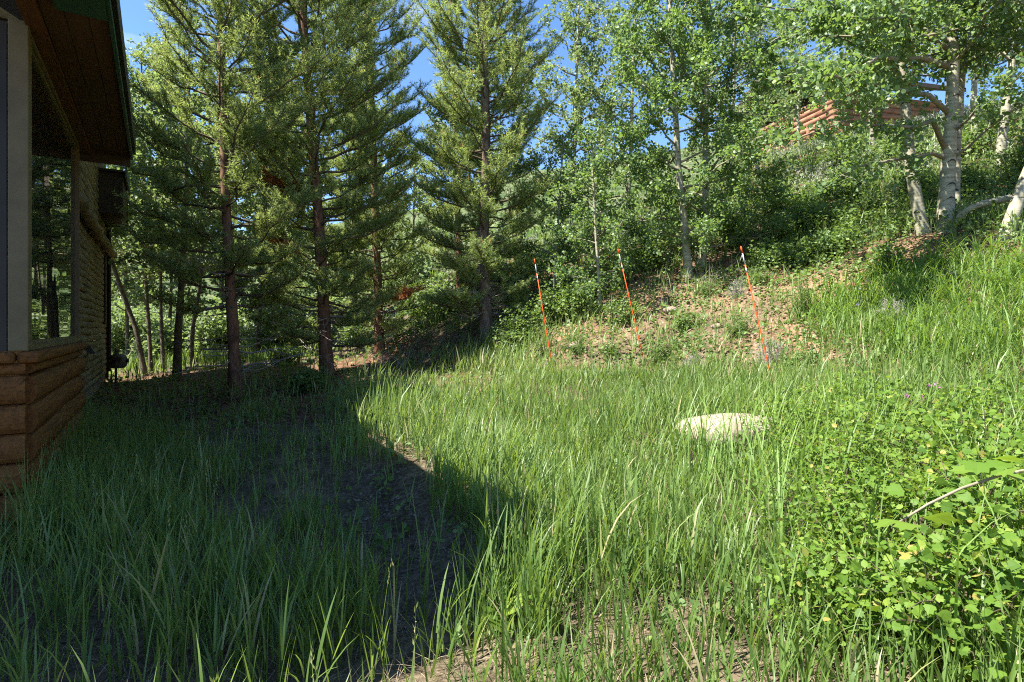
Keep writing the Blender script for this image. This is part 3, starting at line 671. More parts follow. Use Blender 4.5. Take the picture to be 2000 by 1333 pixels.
# ------------------------------------------------------------------ aspens
def aspen(label, pxs, Y, top, r0, z0, R, nleaf, seed, leaf=.05, tmpl=T_ROUND, mat='aspen', limbs=(), scars=0, bark='aspen_bark', nb=None, trunkseg=24, group='aspen trees on the bank', flat=.55, extra_P=None, name='aspen_tree'):
    r = np.random.default_rng(seed)
    P = trunk_line(pxs, Y, top, trunkseg); base = P[0].copy()
    root = thing(name, label, 'aspen tree', tuple(base), 0, group)
    tr = obj('trunk', trunk_mesh('trunk', P, r0, .02, M[bark], .035, 14, seed, .25), root, base)
    H = top-z0; nb = nb or int(12+H*4)
    BPs, BRs, sub = [], [], []
    K = 6; t = np.linspace(0, 1, K)
    def onP(z): return np.array([np.interp(z, P[:, 2], P[:, 0]), np.interp(z, P[:, 2], P[:, 1]), z])
    az = r.uniform(0, 6.28)
    for i in range(nb):
        f = (i+r.uniform(0, 1))/nb; z = z0+H*f*.97
        az += 2.4+r.uniform(-.6, .6); L = R*(.55+.6*math.sin(math.pi*min(f*.85+.15, 1)))*r.uniform(.6, 1.1)*(1-.45*f)
        el = .25+.6*f+r.uniform(-.2, .25)
        C = onP(z)+np.stack([np.cos(az+r.uniform(-.3,.3)*t)*L*t*math.cos(el), np.sin(az)*L*t*math.cos(el), L*(math.sin(el)*t-.08*t*t)], 1)
        C[1:] += r.normal(size=(K-1, 3))*.035*L
        BPs.append(C); BRs.append((.006+.010*L)*(1-.8*t)); sub.append((C, L))
    for C in limbs:
        C = resample(C, K); L = np.linalg.norm(C[-1]-C[0]); C[1:-1] += r.normal(size=(K-2, 3))*.02*L
        BPs.append(C); BRs.append((.012+.009*L)*(1-.75*t)); sub.append((C, L*1.0))
    S0, S1, SR = [], [], []
    wts = []
    for C, L in sub:
        ns = max(4, int(L*6))
        for q in range(ns):
            tt = r.uniform(.22, 1.0); k = min(int(tt*(K-1)), K-2); fr = tt*(K-1)-k; p = C[k]*(1-fr)+C[k+1]*fr
            fw = norm(C[k+1]-C[k]); dv = norm(fw*.7+r.normal(size=3)*.75+np.array([0, 0, .12])); l = r.uniform(.2, .55)*min(L, 1.6)**.6
            S0.append(p); S1.append(p+dv*l); wts.append(l)
    S0, S1, wts = np.array(S0), np.array(S1), np.array(wts)
    V1, F1 = tube_np(np.array(BPs), np.array(BRs), 5)
    V2, F2 = tube_np(np.stack([S0, S1], 1), np.tile([.0055, .002], (len(S0), 1)), 3)
    V, FF, _ = joinsets([(V1, [F1], np.zeros(len(V1))), (V2, [F2], np.zeros(len(V2)))])
    obj('branches', np_mesh('branches', V, FF, M['aspen_twig'], None, True), root, base)
    i = r.choice(len(S0), nleaf, p=wts/wts.sum()); tt = r.random(nleaf)**.8
    pos = S0[i]*(1-tt)[:, None]+S1[i]*tt[:, None]+r.normal(size=(nleaf, 3))*np.array([.06, .06, .05])
    kp = (pos[:, 2] < CAMZ+(HY+70)/F*pos[:, 1]) | (r.random(nleaf) < .4); pos = pos[kp]; nleaf = len(pos)
    nrm = norm(r.normal(size=(nleaf, 3))+np.array([0, 0, flat])); sz = leaf*r.uniform(.65, 1.2, nleaf)
    V, FF, rn = leaves(tmpl, pos, nrm, r.uniform(0, 6.28, nleaf), sz, np.clip(r.normal(.5, .25, nleaf), 0, 1))
    obj('crown', np_mesh('crown', V, FF, M[mat], rn), root, base)
    for q in range(scars):                                   # dark eye-shaped branch scars facing the meadow
        z = P[0][2]+.35+(q+r.uniform(.1, .9))*(min(top, CAMZ+6)-P[0][2]-.6)/scars; c = onP(z); tq = (z-P[0][2])/(top-P[0][2])
        rad = r0+(.02-r0)*tq**.9; a = -math.pi/2+r.uniform(-1.1, 1.0)
        n_ = np.array([math.cos(a), math.sin(a), 0]); s_ = np.array([-math.sin(a), math.cos(a), 0]); wv = rad*r.uniform(.45, .85); arc = []
        for k in np.linspace(-1, 1, 7): arc.append(c+n_*(rad*math.sqrt(max(1-(k*wv/rad)**2*.9, .05))*1.0)+s_*wv*k+np.array([0, 0, -.55*wv*k*k]))
        tb = MB().tube(arc, [.003, .008, .013, .016, .013, .008, .003], 6)
        sm = tb.mesh('bark_scar', M['scar'], True); obj('bark_scar', sm, root, base)
    return root

# the pair in the middle of the bank
aspen('left aspen of the white-trunked pair above the bare earth bank', [(1345,547),(1337,440),(1325,330),(1318,200),(1312,80),(1308,0)], 12.0, 11.5, .085, 3.1, 2.5, 25000, 21, .057, scars=5)
aspen('right aspen of the white-trunked pair above the bare earth bank', [(1370,535),(1377,420),(1378,300),(1379,180),(1380,60),(1382,0)], 12.3, 12.0, .080, 3.0, 2.6, 25000, 22, .057, scars=4)
# right-hand cluster
lm1_ = [[at(1772,200,9.5), (6.0,8.9,5.7), (5.2,8.5,6.1), (4.4,8.2,6.3)], [at(1768,160,9.5), (6.0,9.3,6.2), (5.3,9.2,6.6), (4.6,9.3,6.9)], [at(1765,120,9.5), (5.9,8.7,6.5), (5.0,8.0,6.7), (4.2,7.5,6.7)], [at(1770,180,9.5), (6.2,8.8,5.8), (5.6,8.1,5.9), (5.0,7.6,5.9)], [at(1760,100,9.5), (5.8,9.5,6.9), (4.9,9.8,7.3), (3.9,9.9,7.4)]]
aspen('leaning aspen stem on the outer side of the large right trunk', [(1806,492),(1793,410),(1779,330),(1772,250),(1760,120),(1748,0)], 9.5, 10.0, .10, 5.7, 3.2, 20000, 23, .062, limbs=lm1_, scars=7, trunkseg=34)
lm = []
p0 = np.array(at(1848,60,9.3)); lm.append([at(1850,95,9.4), at(1790,70,9.0), at(1740,45,8.4), at(1690,40,7.8)])
lm.append([at(1850,220,9.4), at(1780,190,8.9), at(1700,150,8.2), at(1640,170,7.6), at(1600,200,7.2)])
lm.append([at(1850,130,9.4), at(1760,110,8.6), at(1690,150,7.8), at(1650,130,7.2), at(1590,140,7.0)])
lm.append([at(1845,310,9.4), at(1800,300,9.0), at(1760,302,8.8), at(1690,320,8.5), at(1640,345,8.3)])
lm.append([at(1862,260,9.4), at(1900,215,9.0), at(1950,180,8.4), at(2020,120,8.0)])
lm.append([at(1862,310,9.4), at(1910,270,9.0), at(1970,220,8.5), at(2040,180,8.0)])
lm.append([at(1845,290,9.4), at(1830,240,9.0), at(1740,250,8.4), at(1650,250,8.0), at(1560,270,7.8)])
aspen('largest aspen of the right-hand group with a thick pale trunk', [(1845,478),(1848,400),(1852,320),(1858,220),(1862,120),(1855,0)], 9.4, 11.0, .122, 5.8, 3.2, 21000, 24, .062, limbs=lm, scars=9, trunkseg=34)
aspen('second stem rising close behind the largest right-hand aspen trunk', [(1868,470),(1866,380),(1868,300),(1876,180),(1888,60),(1892,0)], 9.9, 10.5, .072, 5.9, 2.4, 9000, 25, .062, scars=5)
aspen('shaded greenish aspen trunk farther up behind the right-hand group', [(1945,395),(1952,320),(1962,230),(1975,130),(1985,40),(1988,0)], 12.5, 12.0, .10, 7.0, 2.4, 9000, 26, .062, scars=4)
lm2 = [[at(1990,360,8.4), at(1930,392,8.9), at(1885,408,9.2), at(1862,440,9.35)]]
aspen('aspen trunk slanting out of the picture at the right edge', [(1955,478),(1975,430),(1995,370),(2030,290),(2065,180),(2090,60)], 8.4, 9.5, .095, 5.2, 2.2, 8000, 27, .062, scars=3)
b_ = lm2[0]
# more on the slope
sl = [('thin aspen on the skyline left of the hill house', 1480, 300, 21, 11, .07, 1.9, 9000), ('thin aspen on the skyline nearer the hill house', 1562, 288, 24, 13, .07, 2.0, 9000),
      ('aspen high on the slope between the white pair and the skyline', 1430, 350, 18, 11.5, .07, 1.9, 9000), ('leafy aspen on the slope left behind the white pair', 1230, 470, 16, 11, .07, 2.0, 12000),
      ('leafy aspen just right behind the columnar pine', 1120, 520, 17, 10.5, .07, 2.0, 12000), ('aspen crown filling the gap above the right-hand group', 1705, 260, 19, 15, .08, 2.6, 9000), ('young aspen growing right in front of the hill house', 1775, 240, 22, 14, .07, 2.2, 8000), ('aspen highest on the slope at the right edge', 1905, 230, 17, 13, .09, 2.4, 10000),
      ('aspen far up behind the slanting right-edge trunk', 2010, 250, 14, 11.5, .08, 2.2, 8000)]
for i, (lb, px, py, Y, top, r0, R, nl) in enumerate(sl):
    gzv = tz(*at(px, py, Y)[:2]); pyb = HY-(gzv-CAMZ)/F*0-(gzv-CAMZ)*F/Y
    aspen(lb, [(px,pyb),(px-4,pyb-80),(px+3,pyb-200),(px+5,pyb-320)], Y, top+ (2 if Y > 15 else 0), r0, gzv+(1.2 if px < 1500 else 1.9), R*1.2, int(nl*.88), 50+i, .086, T_KITE, 'aspen_far', trunkseg=14)
# saplings at the foot of the bank
aspen('slim aspen sapling behind the middle orange stake', [(1172,585),(1168,520),(1163,450),(1160,380)], 11.2, 5.2, .032, 2.1, 1.15, 5200, 71, .05, nb=22, trunkseg=12, group='aspen saplings')
aspen('bushy aspen sapling close beside the columnar pine', [(1085,600),(1082,540),(1088,470),(1092,400)], 12.8, 5.8, .03, 2.2, 1.25, 6000, 72, .05, nb=24, trunkseg=12, group='aspen saplings')
aspen('pale thin aspen trunk directly behind the columnar pine', [(930,605),(932,540),(935,460),(938,380),(940,300)], 15.2, 9.5, .075, 5.0, 1.8, 7000, 73, .085, T_KITE, 'aspen_far', trunkseg=14)
# grove behind the cabin
gv = [('aspen stem bowing left across the sunny gap by the gas meter', [(285,738),(268,650),(235,560),(205,470),(190,380),(182,300)], 17.0, 10, .075, 3.0, 2.2, 12000),
      ('thin straight aspen stem beside the bowed one', [(296,738),(291,640),(285,560),(282,450),(280,350)], 18.0, 10.5, .06, 3.0, 2.2, 12000),
      ('thin dark aspen stem midway between the bowed and the thick one', [(320,736),(316,650),(313,560),(318,450),(320,350)], 18.5, 11, .055, 3.0, 2.2, 12000),
      ('thicker aspen stem tilting right before the grove', [(345,748),(348,650),(355,560),(360,440),(363,350)], 14.5, 9.3, .10, 3.0, 2.0, 9000),
      ('forked thin aspen just left of the nearest pine trunk', [(378,738),(372,660),(385,600),(395,520),(398,420)], 17.5, 10, .06, 3.2, 2.0, 10000),
      ('aspen stem seen just right of the nearest pine trunk', [(500,726),(505,640),(512,560),(515,450),(520,350)], 19.0, 11, .07, 3.0, 2.3, 11000),
      ('aspen deep in the grove left of the reddish pine', [(560,716),(556,640),(552,560),(556,450),(558,350)], 20.0, 11.5, .07, 3.2, 2.4, 11000),
      ('aspen far back behind the reddish pine', [(690,690),(693,620),(697,540),(700,450),(703,350)], 21.0, 11, .07, 3.4, 2.4, 10000),
      ('aspen farthest back in the grove above the gas meter', [(250,715),(248,620),(245,540),(240,440),(238,350)], 23.0, 12.5, .07, 2.0, 2.8, 14000),
      ('back-row aspen left behind the thicker tilting stem', [(330,715),(332,620),(335,540),(338,440),(338,350)], 25.0, 13, .08, 2.0, 3.0, 14000),
      ('back-row aspen behind the nearest pine', [(430,712),(432,620),(435,540),(438,440),(438,350)], 26.0, 13, .08, 2.0, 3.0, 14000),
      ('back-row aspen between the nearest and the reddish pine', [(540,700),(542,620),(545,540),(548,440),(548,350)], 27.0, 13, .08, 2.0, 3.0, 13000),
      ('aspen at the far right end of the back row', [(800,650),(802,600),(805,540),(808,480),(808,420)], 27.0, 10, .08, 2.4, 2.8, 9000),
      ('aspen hidden mostly by the cabin wall far behind', [(170,715),(168,620),(165,540),(160,440),(158,350)], 22.0, 12, .08, 2.0, 2.8, 10000)]
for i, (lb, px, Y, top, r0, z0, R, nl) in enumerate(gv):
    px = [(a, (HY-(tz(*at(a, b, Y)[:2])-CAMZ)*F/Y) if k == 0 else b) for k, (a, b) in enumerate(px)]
    aspen(lb, px, Y, top, r0, z0, R, int(nl*.66), 80+i, (.10 if Y < 20 else .145), T_KITE, 'aspen_far', trunkseg=14, group='aspen grove behind the cabin', bark='shaded_grove_bark')

# ------------------------------------------------------------------ shrubs and plants
def shrub(name, label, cat, x, y, rad, h, nst, nleaf, size, tmpl, mat, seed, group=None, lean=(0,0), up=.9, stem='twig', jitter=.05, stem_r=.005, flowers=None, droop=.35, lay=.75):
    r = np.random.default_rng(seed); z = tz(x, y)-.03; base = np.array([x, y, z])
    root = thing(name, label, cat, tuple(base), 0, group)
    K = 6; t = np.linspace(0, 1, K); a = r.uniform(0, 6.28, nst); rr = rad*np.sqrt(r.random(nst)); hh = h*(1-.45*(rr/rad)**2)*r.uniform(.6, 1.08, nst)
    b0 = rad*.35*np.sqrt(r.random(nst)); a0 = a+r.normal(size=nst)*.5
    C = np.zeros((nst, K, 3))
    C[..., 0] = (b0*np.cos(a0))[:, None]*(1-t)+(rr*np.cos(a)+lean[0])[:, None]*t**1.3
    C[..., 1] = (b0*np.sin(a0))[:, None]*(1-t)+(rr*np.sin(a)+lean[1])[:, None]*t**1.3
    C[..., 2] = hh[:, None]*np.sin(t*math.pi/2*(1+droop*.3))
    C[:, 1:] += r.normal(size=(nst, K-1, 3))*.02*h
    gzv = terrain(x+C[..., 0].ravel(), y+C[..., 1].ravel()).reshape(nst, K)-z
    C[..., 2] += gzv*np.clip(t*1.5, 0, 1)
    V, Fq = tube_np(C, np.tile(stem_r*(1-.75*t), (nst, 1)), 3); obj('stems', np_mesh('stems', V, [Fq], M[stem]), root)
    i = r.integers(0, nst, nleaf); tt = r.random(nleaf)**lay; k = np.minimum((tt*(K-1)).astype(int), K-2); fr = (tt*(K-1)-k)[:, None]
    pos = C[i, k]*(1-fr)+C[i, k+1]*fr+r.normal(size=(nleaf, 3))*jitter
    nrm = norm(r.normal(size=(nleaf, 3))*.6+np.array([-.15, -.1, up]))
    V, FF, rn = leaves(tmpl, pos, nrm, r.uniform(0, 6.28, nleaf), size*r.uniform(.6, 1.2, nleaf), np.clip(r.normal(.5, .26, nleaf), 0, 1))
    obj('foliage', np_mesh('foliage', V, FF, M[mat], rn), root)
    if flowers:
        fm, fn, fs = flowers; q = r.choice(nst, fn, replace=fn > nst); tip = C[q, -1]
        for tp in tip:
            ps = tp+r.normal(size=(14, 3))*np.array([.006, .006, .012])
            V, FF, rn = leaves(T_KITE, ps, norm(r.normal(size=ps.shape)), r.uniform(0, 6.28, len(ps)), np.full(len(ps), fs), r.random(len(ps)))
            obj('flower_head', np_mesh('flower_head', V, FF, M[fm], rn), root)
    return root

# low leafy shrubs in the right foreground
fg = [(1.75,2.15,.45,.50,'currant','nearest the lower right corner of the picture'), (2.25,2.7,.5,.62,'currant','in the right foreground with lobed leaves catching full sun'),
      (1.75,3.0,.45,.55,'round','with small round leaves left of the lobed-leaf shrubs'), (2.75,3.4,.55,.62,'currant','at the right edge below the pink flowers'),
      (2.2,3.7,.5,.52,'round','with round leaves in the middle of the shrub mass'), (2.95,4.4,.55,.55,'currant','around the pink flowers'), (2.35,4.6,.45,.45,'round','right of the pale stone, with round leaves'),
      (3.5,4.2,.55,.6,'currant','near the dry straw tuft at the right edge'), (2.75,5.4,.5,.42,'round','behind the pale stone towards the bank'), (3.3,5.5,.55,.48,'currant','at the foot of the tall grass'), (1.45,2.45,.35,.38,'round','lowest one, at the edge of the open grass'), (3.0,2.6,.6,.7,'currant','leaning in from beyond the right edge')]
for i, (x, y, rd, h, kd, lb) in enumerate(fg):
    if kd == 'currant': shrub('currant_shrub', 'bright green currant shrub '+lb, 'shrub', x, y, rd*1.1, h, 50, 1500, .041 if y < 3 else .036, T_LOBED, 'currant', 300+i, 'low shrubs in the right foreground', jitter=.05, stem_r=.004)
    else: shrub('snowberry_shrub', 'low green shrub '+lb, 'shrub', x, y, rd*1.1, h, 46, 1800, .036, T_OVAL, 'currant', 300+i, 'low shrubs in the right foreground', jitter=.05, stem_r=.0035)
shrub('pink_flower', 'pink wildflower clusters among the right foreground shrubs', 'flower', 3.42, 4.75, .14, .68, 7, 70, .06, T_LANCE, 'weed', 340, flowers=('pink', 5, .02))
# arching currant branch with big leaves close to the lens
cb = thing('currant_branch', 'arching currant branch with large lobed leaves entering from the right edge', 'branch', (1.78, 1.75, tz(1.78, 1.75)))
cbz = cb.location.z; bp = [(0,0,0),(-.02,-.06,.5),(-.06,-.14,.92),(-.22,-.2,1.03),(-.42,-.22,1.02),(-.6,-.2,.95),(-.72,-.18,.86)]
bp = resample([(a, b, c-cbz*.4) for a, b, c in bp], 18)
obj('branch', MB().tube(bp, np.linspace(.009, .003, 18), 6).mesh('branch', M['aspen_twig'], True), cb)
rl = np.random.default_rng(9)
lm0 = np_mesh('leaf', T_LOBED[0], [np.array(T_LOBED[1])], M['currant'], np.full(len(T_LOBED[0]), .62))
lm1 = np_mesh('leaf', T_LOBED[0], [np.array(T_LOBED[1])], M['currant'], np.full(len(T_LOBED[0]), .38))
for k in range(32):
    q = rl.integers(3, 18); o = link(bpy.data.objects.new('leaf', (lm0, lm1)[k % 2]), cb); o.location = bp[q]+rl.normal(size=3)*np.array([.02, .03, .02])+np.array([0, 0, .02])
    o.rotation_euler = (rl.uniform(-.5, .35), rl.uniform(-.5, .5), rl.uniform(0, 6.28)); s_ = rl.uniform(.045, .075); o.scale = (s_, s_, s_)

# plants on the bare bank
bk = [('sagebrush','round grey sagebrush beside the tallest orange stake',1505,660,7.9,.30,.42,'sage'),('sagebrush','faint grey sagebrush below the white aspen pair',1440,590,10.3,.25,.3,'sage'),('sagebrush','small grey sagebrush low on the bank between the last two stakes',1350,690,8.6,.25,.22,'sage'),
      ('sagebrush','pale grey sagebrush in the tall grass at the right',1740,560,7.6,.25,.45,'sage'),
      ('leafy_weed','tall leafy weed standing right of the tallest stake',1562,590,8.8,.2,.62,'weed'),('leafy_weed','green weed clump at the foot of the middle stake',1290,660,9.3,.3,.34,'weed'),('leafy_weed','spreading weed just right of the middle stake higher up',1340,610,9.9,.28,.28,'weed'),
      ('leafy_weed','weed clump touching the left side of the tallest stake',1440,620,9.0,.26,.34,'weed'),('leafy_weed','low weed on the bank crest below the aspen pair',1380,575,10.8,.22,.25,'weed'),('leafy_weed','fresh green weed right of the sagebrush',1560,720,7.4,.28,.3,'weed'),
      ('leafy_weed','weed clump left of the bare earth patch',1120,690,9.7,.28,.34,'weed'),('leafy_weed','low weed between first and middle stakes in bare earth',1190,690,9.5,.18,.18,'weed'),('leafy_weed','weed mound above the bare earth by the middle stake',1215,600,10.6,.36,.42,'weed'),
      ('leafy_weed','weed clump in front of the tallest stake base',1450,725,7.5,.26,.22,'weed'),('leafy_weed','broad weed on the shaded slope behind the tallest stake',1480,520,10.6,.3,.34,'weed'),('leafy_weed','weed clump before the leaning right aspen stem',1730,525,8.9,.3,.45,'weed'),
      ('leafy_weed','bushy weed below the first stake at the meadow edge',1060,640,10.2,.4,.5,'weed'),('leafy_weed','weed at the dirt edge below the tall right grass',1640,700,7.0,.3,.3,'weed')]
for i, (nm, lb, px, py, Y, rd, h, kd) in enumerate(bk):
    x = at(px, py, Y)[0]
    if kd == 'sage': shrub(nm, lb, 'sagebrush', x, Y, rd, h, 60, 900, .030, T_LANCE, 'sage', 360+i, 'sagebrush on the bank', stem='dead_wood', jitter=.02, up=.5)
    else: shrub(nm, lb, 'weed', x, Y, rd, h, 26, 620, .065 if i % 2 else .055, T_LANCE if i % 3 else T_OVAL, 'weed', 360+i, 'weeds on the bank', jitter=.045)
shrub('yellow_flower', 'small yellow flowers right of the first orange stake', 'flower', at(1112,610,10.3)[0], 10.3, .16, .3, 6, 40, .05, T_LANCE, 'weed', 390, flowers=('yellow', 3, .014))
shrub('lilac_flower', 'pale lilac flowers at the foot of the first stake', 'flower', at(1066,670,9.6)[0], 9.6, .2, .34, 8, 60, .05, T_LANCE, 'weed', 391, flowers=('lilac', 5, .018))
shrub('lupine', 'lilac lupine spikes at the left edge of the tall right grass', 'flower', at(1686,560,8.3)[0], 8.3, .2, .5, 8, 90, .05, T_LANCE, 'weed', 392, flowers=('lilac', 5, .018))
# bushes up the slope and round the trees
bs = [(1010,11.2,.55,.75,'dark green bush right behind the columnar pine base'),(1075,11.6,.6,.9,'leafy bush above the first orange stake'),(1130,11.3,.6,.85,'leafy bush between first and middle stakes'),(1200,12.2,.7,.95,'bush on the slope behind the middle stake'),(1270,12.6,.6,.9,'bush left of the white aspen pair'),
      (1430,13.2,.7,.9,'bush right of the white aspen pair on the dark slope'),(1510,14.5,.8,1.0,'bright sunlit bush in the middle of the slope'),(1590,12.2,.6,.6,'bush on the shaded slope left of the right aspens'),(1660,13.5,.8,.9,'bush behind the leaning aspen stem'),(1330,16,.9,1.1,'bush high up behind the white aspen pair'),
      (1420,17.5,1.0,1.1,'bush below the skyline aspens'),(1640,18,1.1,1.1,'sunny bush below the hill house'),(1750,16,1.1,1.1,'sunny bush up the slope between the right aspens'),(1900,14.5,1.0,1.0,'bush on the slope behind the largest aspen'),(1985,11,.7,.9,'bush at the right edge of the slope'),
      (1500,11.6,.45,.45,'low bush on the dark slope above the tallest stake'),(1540,12.6,.7,.75,'dense dark bush in the shade band below the sunny slope'),(1620,12.2,.7,.75,'dense dark bush in the shade band nearer the leaning aspen'),(1560,10.9,.45,.4,'low shaded bush left of the leaning aspen'),(1630,10.4,.45,.45,'shaded bush between tallest stake and leaning aspen'),(1690,11.5,.6,.6,'shaded bush close behind the leaning aspen stem'),(1580,14.5,.8,.7,'bush in the upper middle of the dark slope'),(1780,11.8,.6,.6,'shaded bush seen between the two right trunks'),(1880,11,.5,.5,'shaded bush under the arching pale limb'),(870,15.5,.7,.7,'dark bush in the hollow left of the columnar pine'),(820,17,.8,.9,'bush at the back of the hollow'),(700,17.5,.7,.9,'bush behind the half hidden pine'),(1010,14.5,.8,1.1,'tall bush behind the columnar pine on the slope'),(560,15.5,.5,.4,'small sunlit plant patch behind the reddish pine'),(600,10.2,.35,.35,'dark fern-like plant in front of the reddish pine')]
for i, (px, Y, rd, h, lb) in enumerate(bs):
    shrub('bush', lb, 'bush', at(px, 0, Y)[0], Y, rd, h, 40, 1450, .066 if Y < 13 else .084, T_KITE, 'weed', 420+i, 'bushes on the slope', jitter=.08)
# grove understorey, far left
us = [(215,25,1.6,2.6,'tall leafy thicket beyond the gas meter'),(300,27,1.8,2.8,'leafy thicket behind the bowed aspen'),(390,27,1.8,2.6,'leafy thicket behind the forked aspen'),(480,26,1.8,2.6,'leafy thicket behind the nearest pine trunk'),(570,26,1.8,2.4,'leafy thicket left of the reddish pine trunk'),(660,25,1.7,2.2,'leafy thicket right of the reddish pine trunk'),(770,26,1.8,2.2,'leafy thicket at the back of the hollow'),(430,21,1.3,1.8,'darker thicket low behind the nearest pine'),(540,20,1.3,1.7,'darker thicket low between the nearest and reddish pines'),(610,18.5,1.0,1.3,'low thicket close left of the reddish pine'),(340,22,1.3,1.6,'low thicket behind the thicker tilting stem')]
for i, (px, Y, rd, h, lb) in enumerate(us):
    shrub('thicket', lb, 'bush', at(px, 0, Y)[0], Y, rd, h, 50, 3600, .15, T_KITE, 'aspen_far', 460+i, 'thickets behind the aspen grove', jitter=.2, stem_r=.012)
# docks with broad leaves at the shadow's tip
for i, (x, y, lb) in enumerate([(.17,3.35,'broad-leaved plant at the tip of the roof shadow'),(.02,2.75,'broad pale leaf lying low in the foreground grass')]):
    shrub('dock_plant', lb, 'plant', x, y, .16, .24, 9, 11, .19, T_OVAL, 'currant', 500+i, up=.8, jitter=.03, stem_r=.004)

# ------------------------------------------------------------------ orange snow stakes
for px, Y, h, px_top, lb in [(1085, 9.1, 1.88, 1044, 'orange snow stake nearest the columnar pine'), (1263, 9.3, 1.88, 1208, 'middle orange snow stake between the other two'), (1520, 6.95, 1.84, 1450, 'tallest-looking orange snow stake in front of the sagebrush')]:
    x = at(px, 0, Y)[0]; z = tz(x, Y); tx = at(px_top, 0, Y)[0]-x
    st = thing('snow_stake', lb, 'stake', (x, Y, z), 0, 'orange snow stakes along the bank')
    a, b = np.array([0, 0, -.15]), np.array([tx, .05, h])
    L = lambda f: tuple(a+(b-a)*f)
    obj('rod', MB().tube([L(0), L(.3), L(.6), L(.965)], [.0068]*4, 8).mesh('rod', M['orange'], True), st)
    obj('reflective_band', MB().tube([L(.835), L(.865)], [.0075]*2, 8).mesh('reflective_band', M['reflect'], True), st)
    obj('reflective_band', MB().tube([L(.885), L(.955)], [.0075]*2, 8).mesh('reflective_band', M['reflect'], True), st)
    obj('cap', MB().tube([L(.96), L(.99), L(1)], [.011, .011, .004], 8).mesh('cap', M['orange'], True), st)

# ------------------------------------------------------------------ stones
def stone(name, label, x, y, sx, sy, sz, seed, mat, sink=.3, flat=False, cat='stone', group=None, rz=0):
    import bmesh
    r = np.random.default_rng(seed); bm = bmesh.new(); bmesh.ops.create_icosphere(bm, subdivisions=4, radius=1)
    V = np.array([v.co[:] for v in bm.verts]); k = r.normal(size=(5, 3))
    disp = 1+.07*np.sin(V@k[0]*1.7+1)+.05*np.sin(V@k[1]*3+2)+.02*np.sin(V@k[2]*7)
    V = V*disp[:, None]
    if flat: V[:, 2] = np.sign(V[:, 2])*np.abs(V[:, 2])**.8
    V *= np.array([sx, sy, sz])
    for v, c in zip(bm.verts, V): v.co = c
    me = bpy.data.meshes.new(name); bm.to_mesh(me); bm.free(); me.materials.append(mat)
    me.polygons.foreach_set('use_smooth', np.full(len(me.polygons), True))
    o = link(bpy.data.objects.new(name, me)); o.location = (x, y, tz(x, y)+sz*(1-2*sink)); o.rotation_euler = (0, 0, rz)
    return tag(o, label, cat, group)
stone('flat_stone', 'large flat pale stone half sunk in the sunny grass', at(1428,0,5.25)[0], 5.25, .50, .36, .16, 31, M['stone'], .20, True)
for i, (px, Y, s, lb) in enumerate([(1310,10.6,.10,'pale rock on the bare earth below the aspen pair'),(1125,9.8,.11,'grey rock on the left edge of the bare earth'),(1245,9.75,.06,'small rock on the earth beside the middle stake'),(1400,9.4,.07,'small tan rock among weeds below the aspen pair'),(1160,9.55,.05,'tiny rock low on the bare earth patch')]):
    stone('rock', lb, at(px, 0, Y)[0], Y, s*1.3, s, s*.75, 600+i, M['rock'], .2, False, 'rock', 'rocks on the bank', i)

# ------------------------------------------------------------------ fallen sticks
def sticks(name, label, x, y, n, L, seed, spread, el=(-.1, .7), mat='dead_wood', rad=.008):
    r = np.random.default_rng(seed); z = tz(x, y); root = thing(name, label, 'dead branch', (x, y, z))
    for k in range(n):
        a = r.uniform(0, 6.28); e = r.uniform(*el); l = L*r.uniform(.5, 1.1); o = np.array([r.normal()*spread, r.normal()*spread*.6, 0])
        t = np.linspace(0, 1, 7)[:, None]; C = o+np.array([math.cos(a)*math.cos(e), math.sin(a)*math.cos(e), math.sin(e)])*l*t+np.array([0, 0, .15*l])*t**2
        C[1:] += r.normal(size=(6, 3))*.025*l
        C[:, 2] += terrain(x+C[:, 0], y+C[:, 1])-z
        b = MB().tube(C, np.linspace(rad, rad*.25, 7), 5)
        for q in range(4):
            p = C[r.integers(2, 6)]; d = norm(r.normal(size=3)+np.array([math.cos(a), math.sin(a), .4])); b.tube([p, p+d*l*.14, p+d*l*.28+np.array([0, 0, .02])], [rad*.4, rad*.3, rad*.15], 4)
        obj('branch', b.mesh('branch', M[mat], True), root)
sticks('brush_pile', 'bare grey brush pile in front of the half hidden pine', at(775,0,11.9)[0], 11.9, 16, .85, 701, .25, (.15, 1.1))
sticks('fallen_branch', 'tangle of dead twigs at the foot of the white aspen pair', at(1330,0,11.6)[0], 11.6, 12, .9, 702, .35, (-.05, .35))
sticks('fallen_branch', 'dead twigs spread right of the white aspen pair', at(1410,0,11.9)[0], 11.9, 10, .9, 703, .35, (-.05, .35))
sticks('fallen_branch', 'dry branch lying against the base of the columnar pine', at(925,0,11.6)[0], 11.6, 7, .9, 704, .3, (-.05, .4))
sticks('fallen_branch', 'thin grey sticks below the slanting right-edge trunk', at(1960,0,8.0)[0], 8.0, 7, .9, 705, .3, (-.05, .35))
sticks('fallen_branch', 'brown dry twigs in the shaded grass near the reddish pine', at(690,0,8.6)[0], 8.6, 9, .8, 706, .35, (.0, .5), 'twig', .005)
al = thing('aspen_limb', 'pale bare aspen limb arching down to the ground between right trunks', 'branch', tuple(at(1990,372,8.6)))
alp = resample([np.array(p)-np.array(at(1990,372,8.6)) for p in (at(1992,385,8.55), at(1950,392,8.8), at(1905,402,9.0), at(1878,418,9.15), at(1866,440,9.2))], 12)
obj('limb', MB().tube(alp, np.linspace(.06, .05, 12), 8).mesh('limb', M['aspen_bark'], True), al)

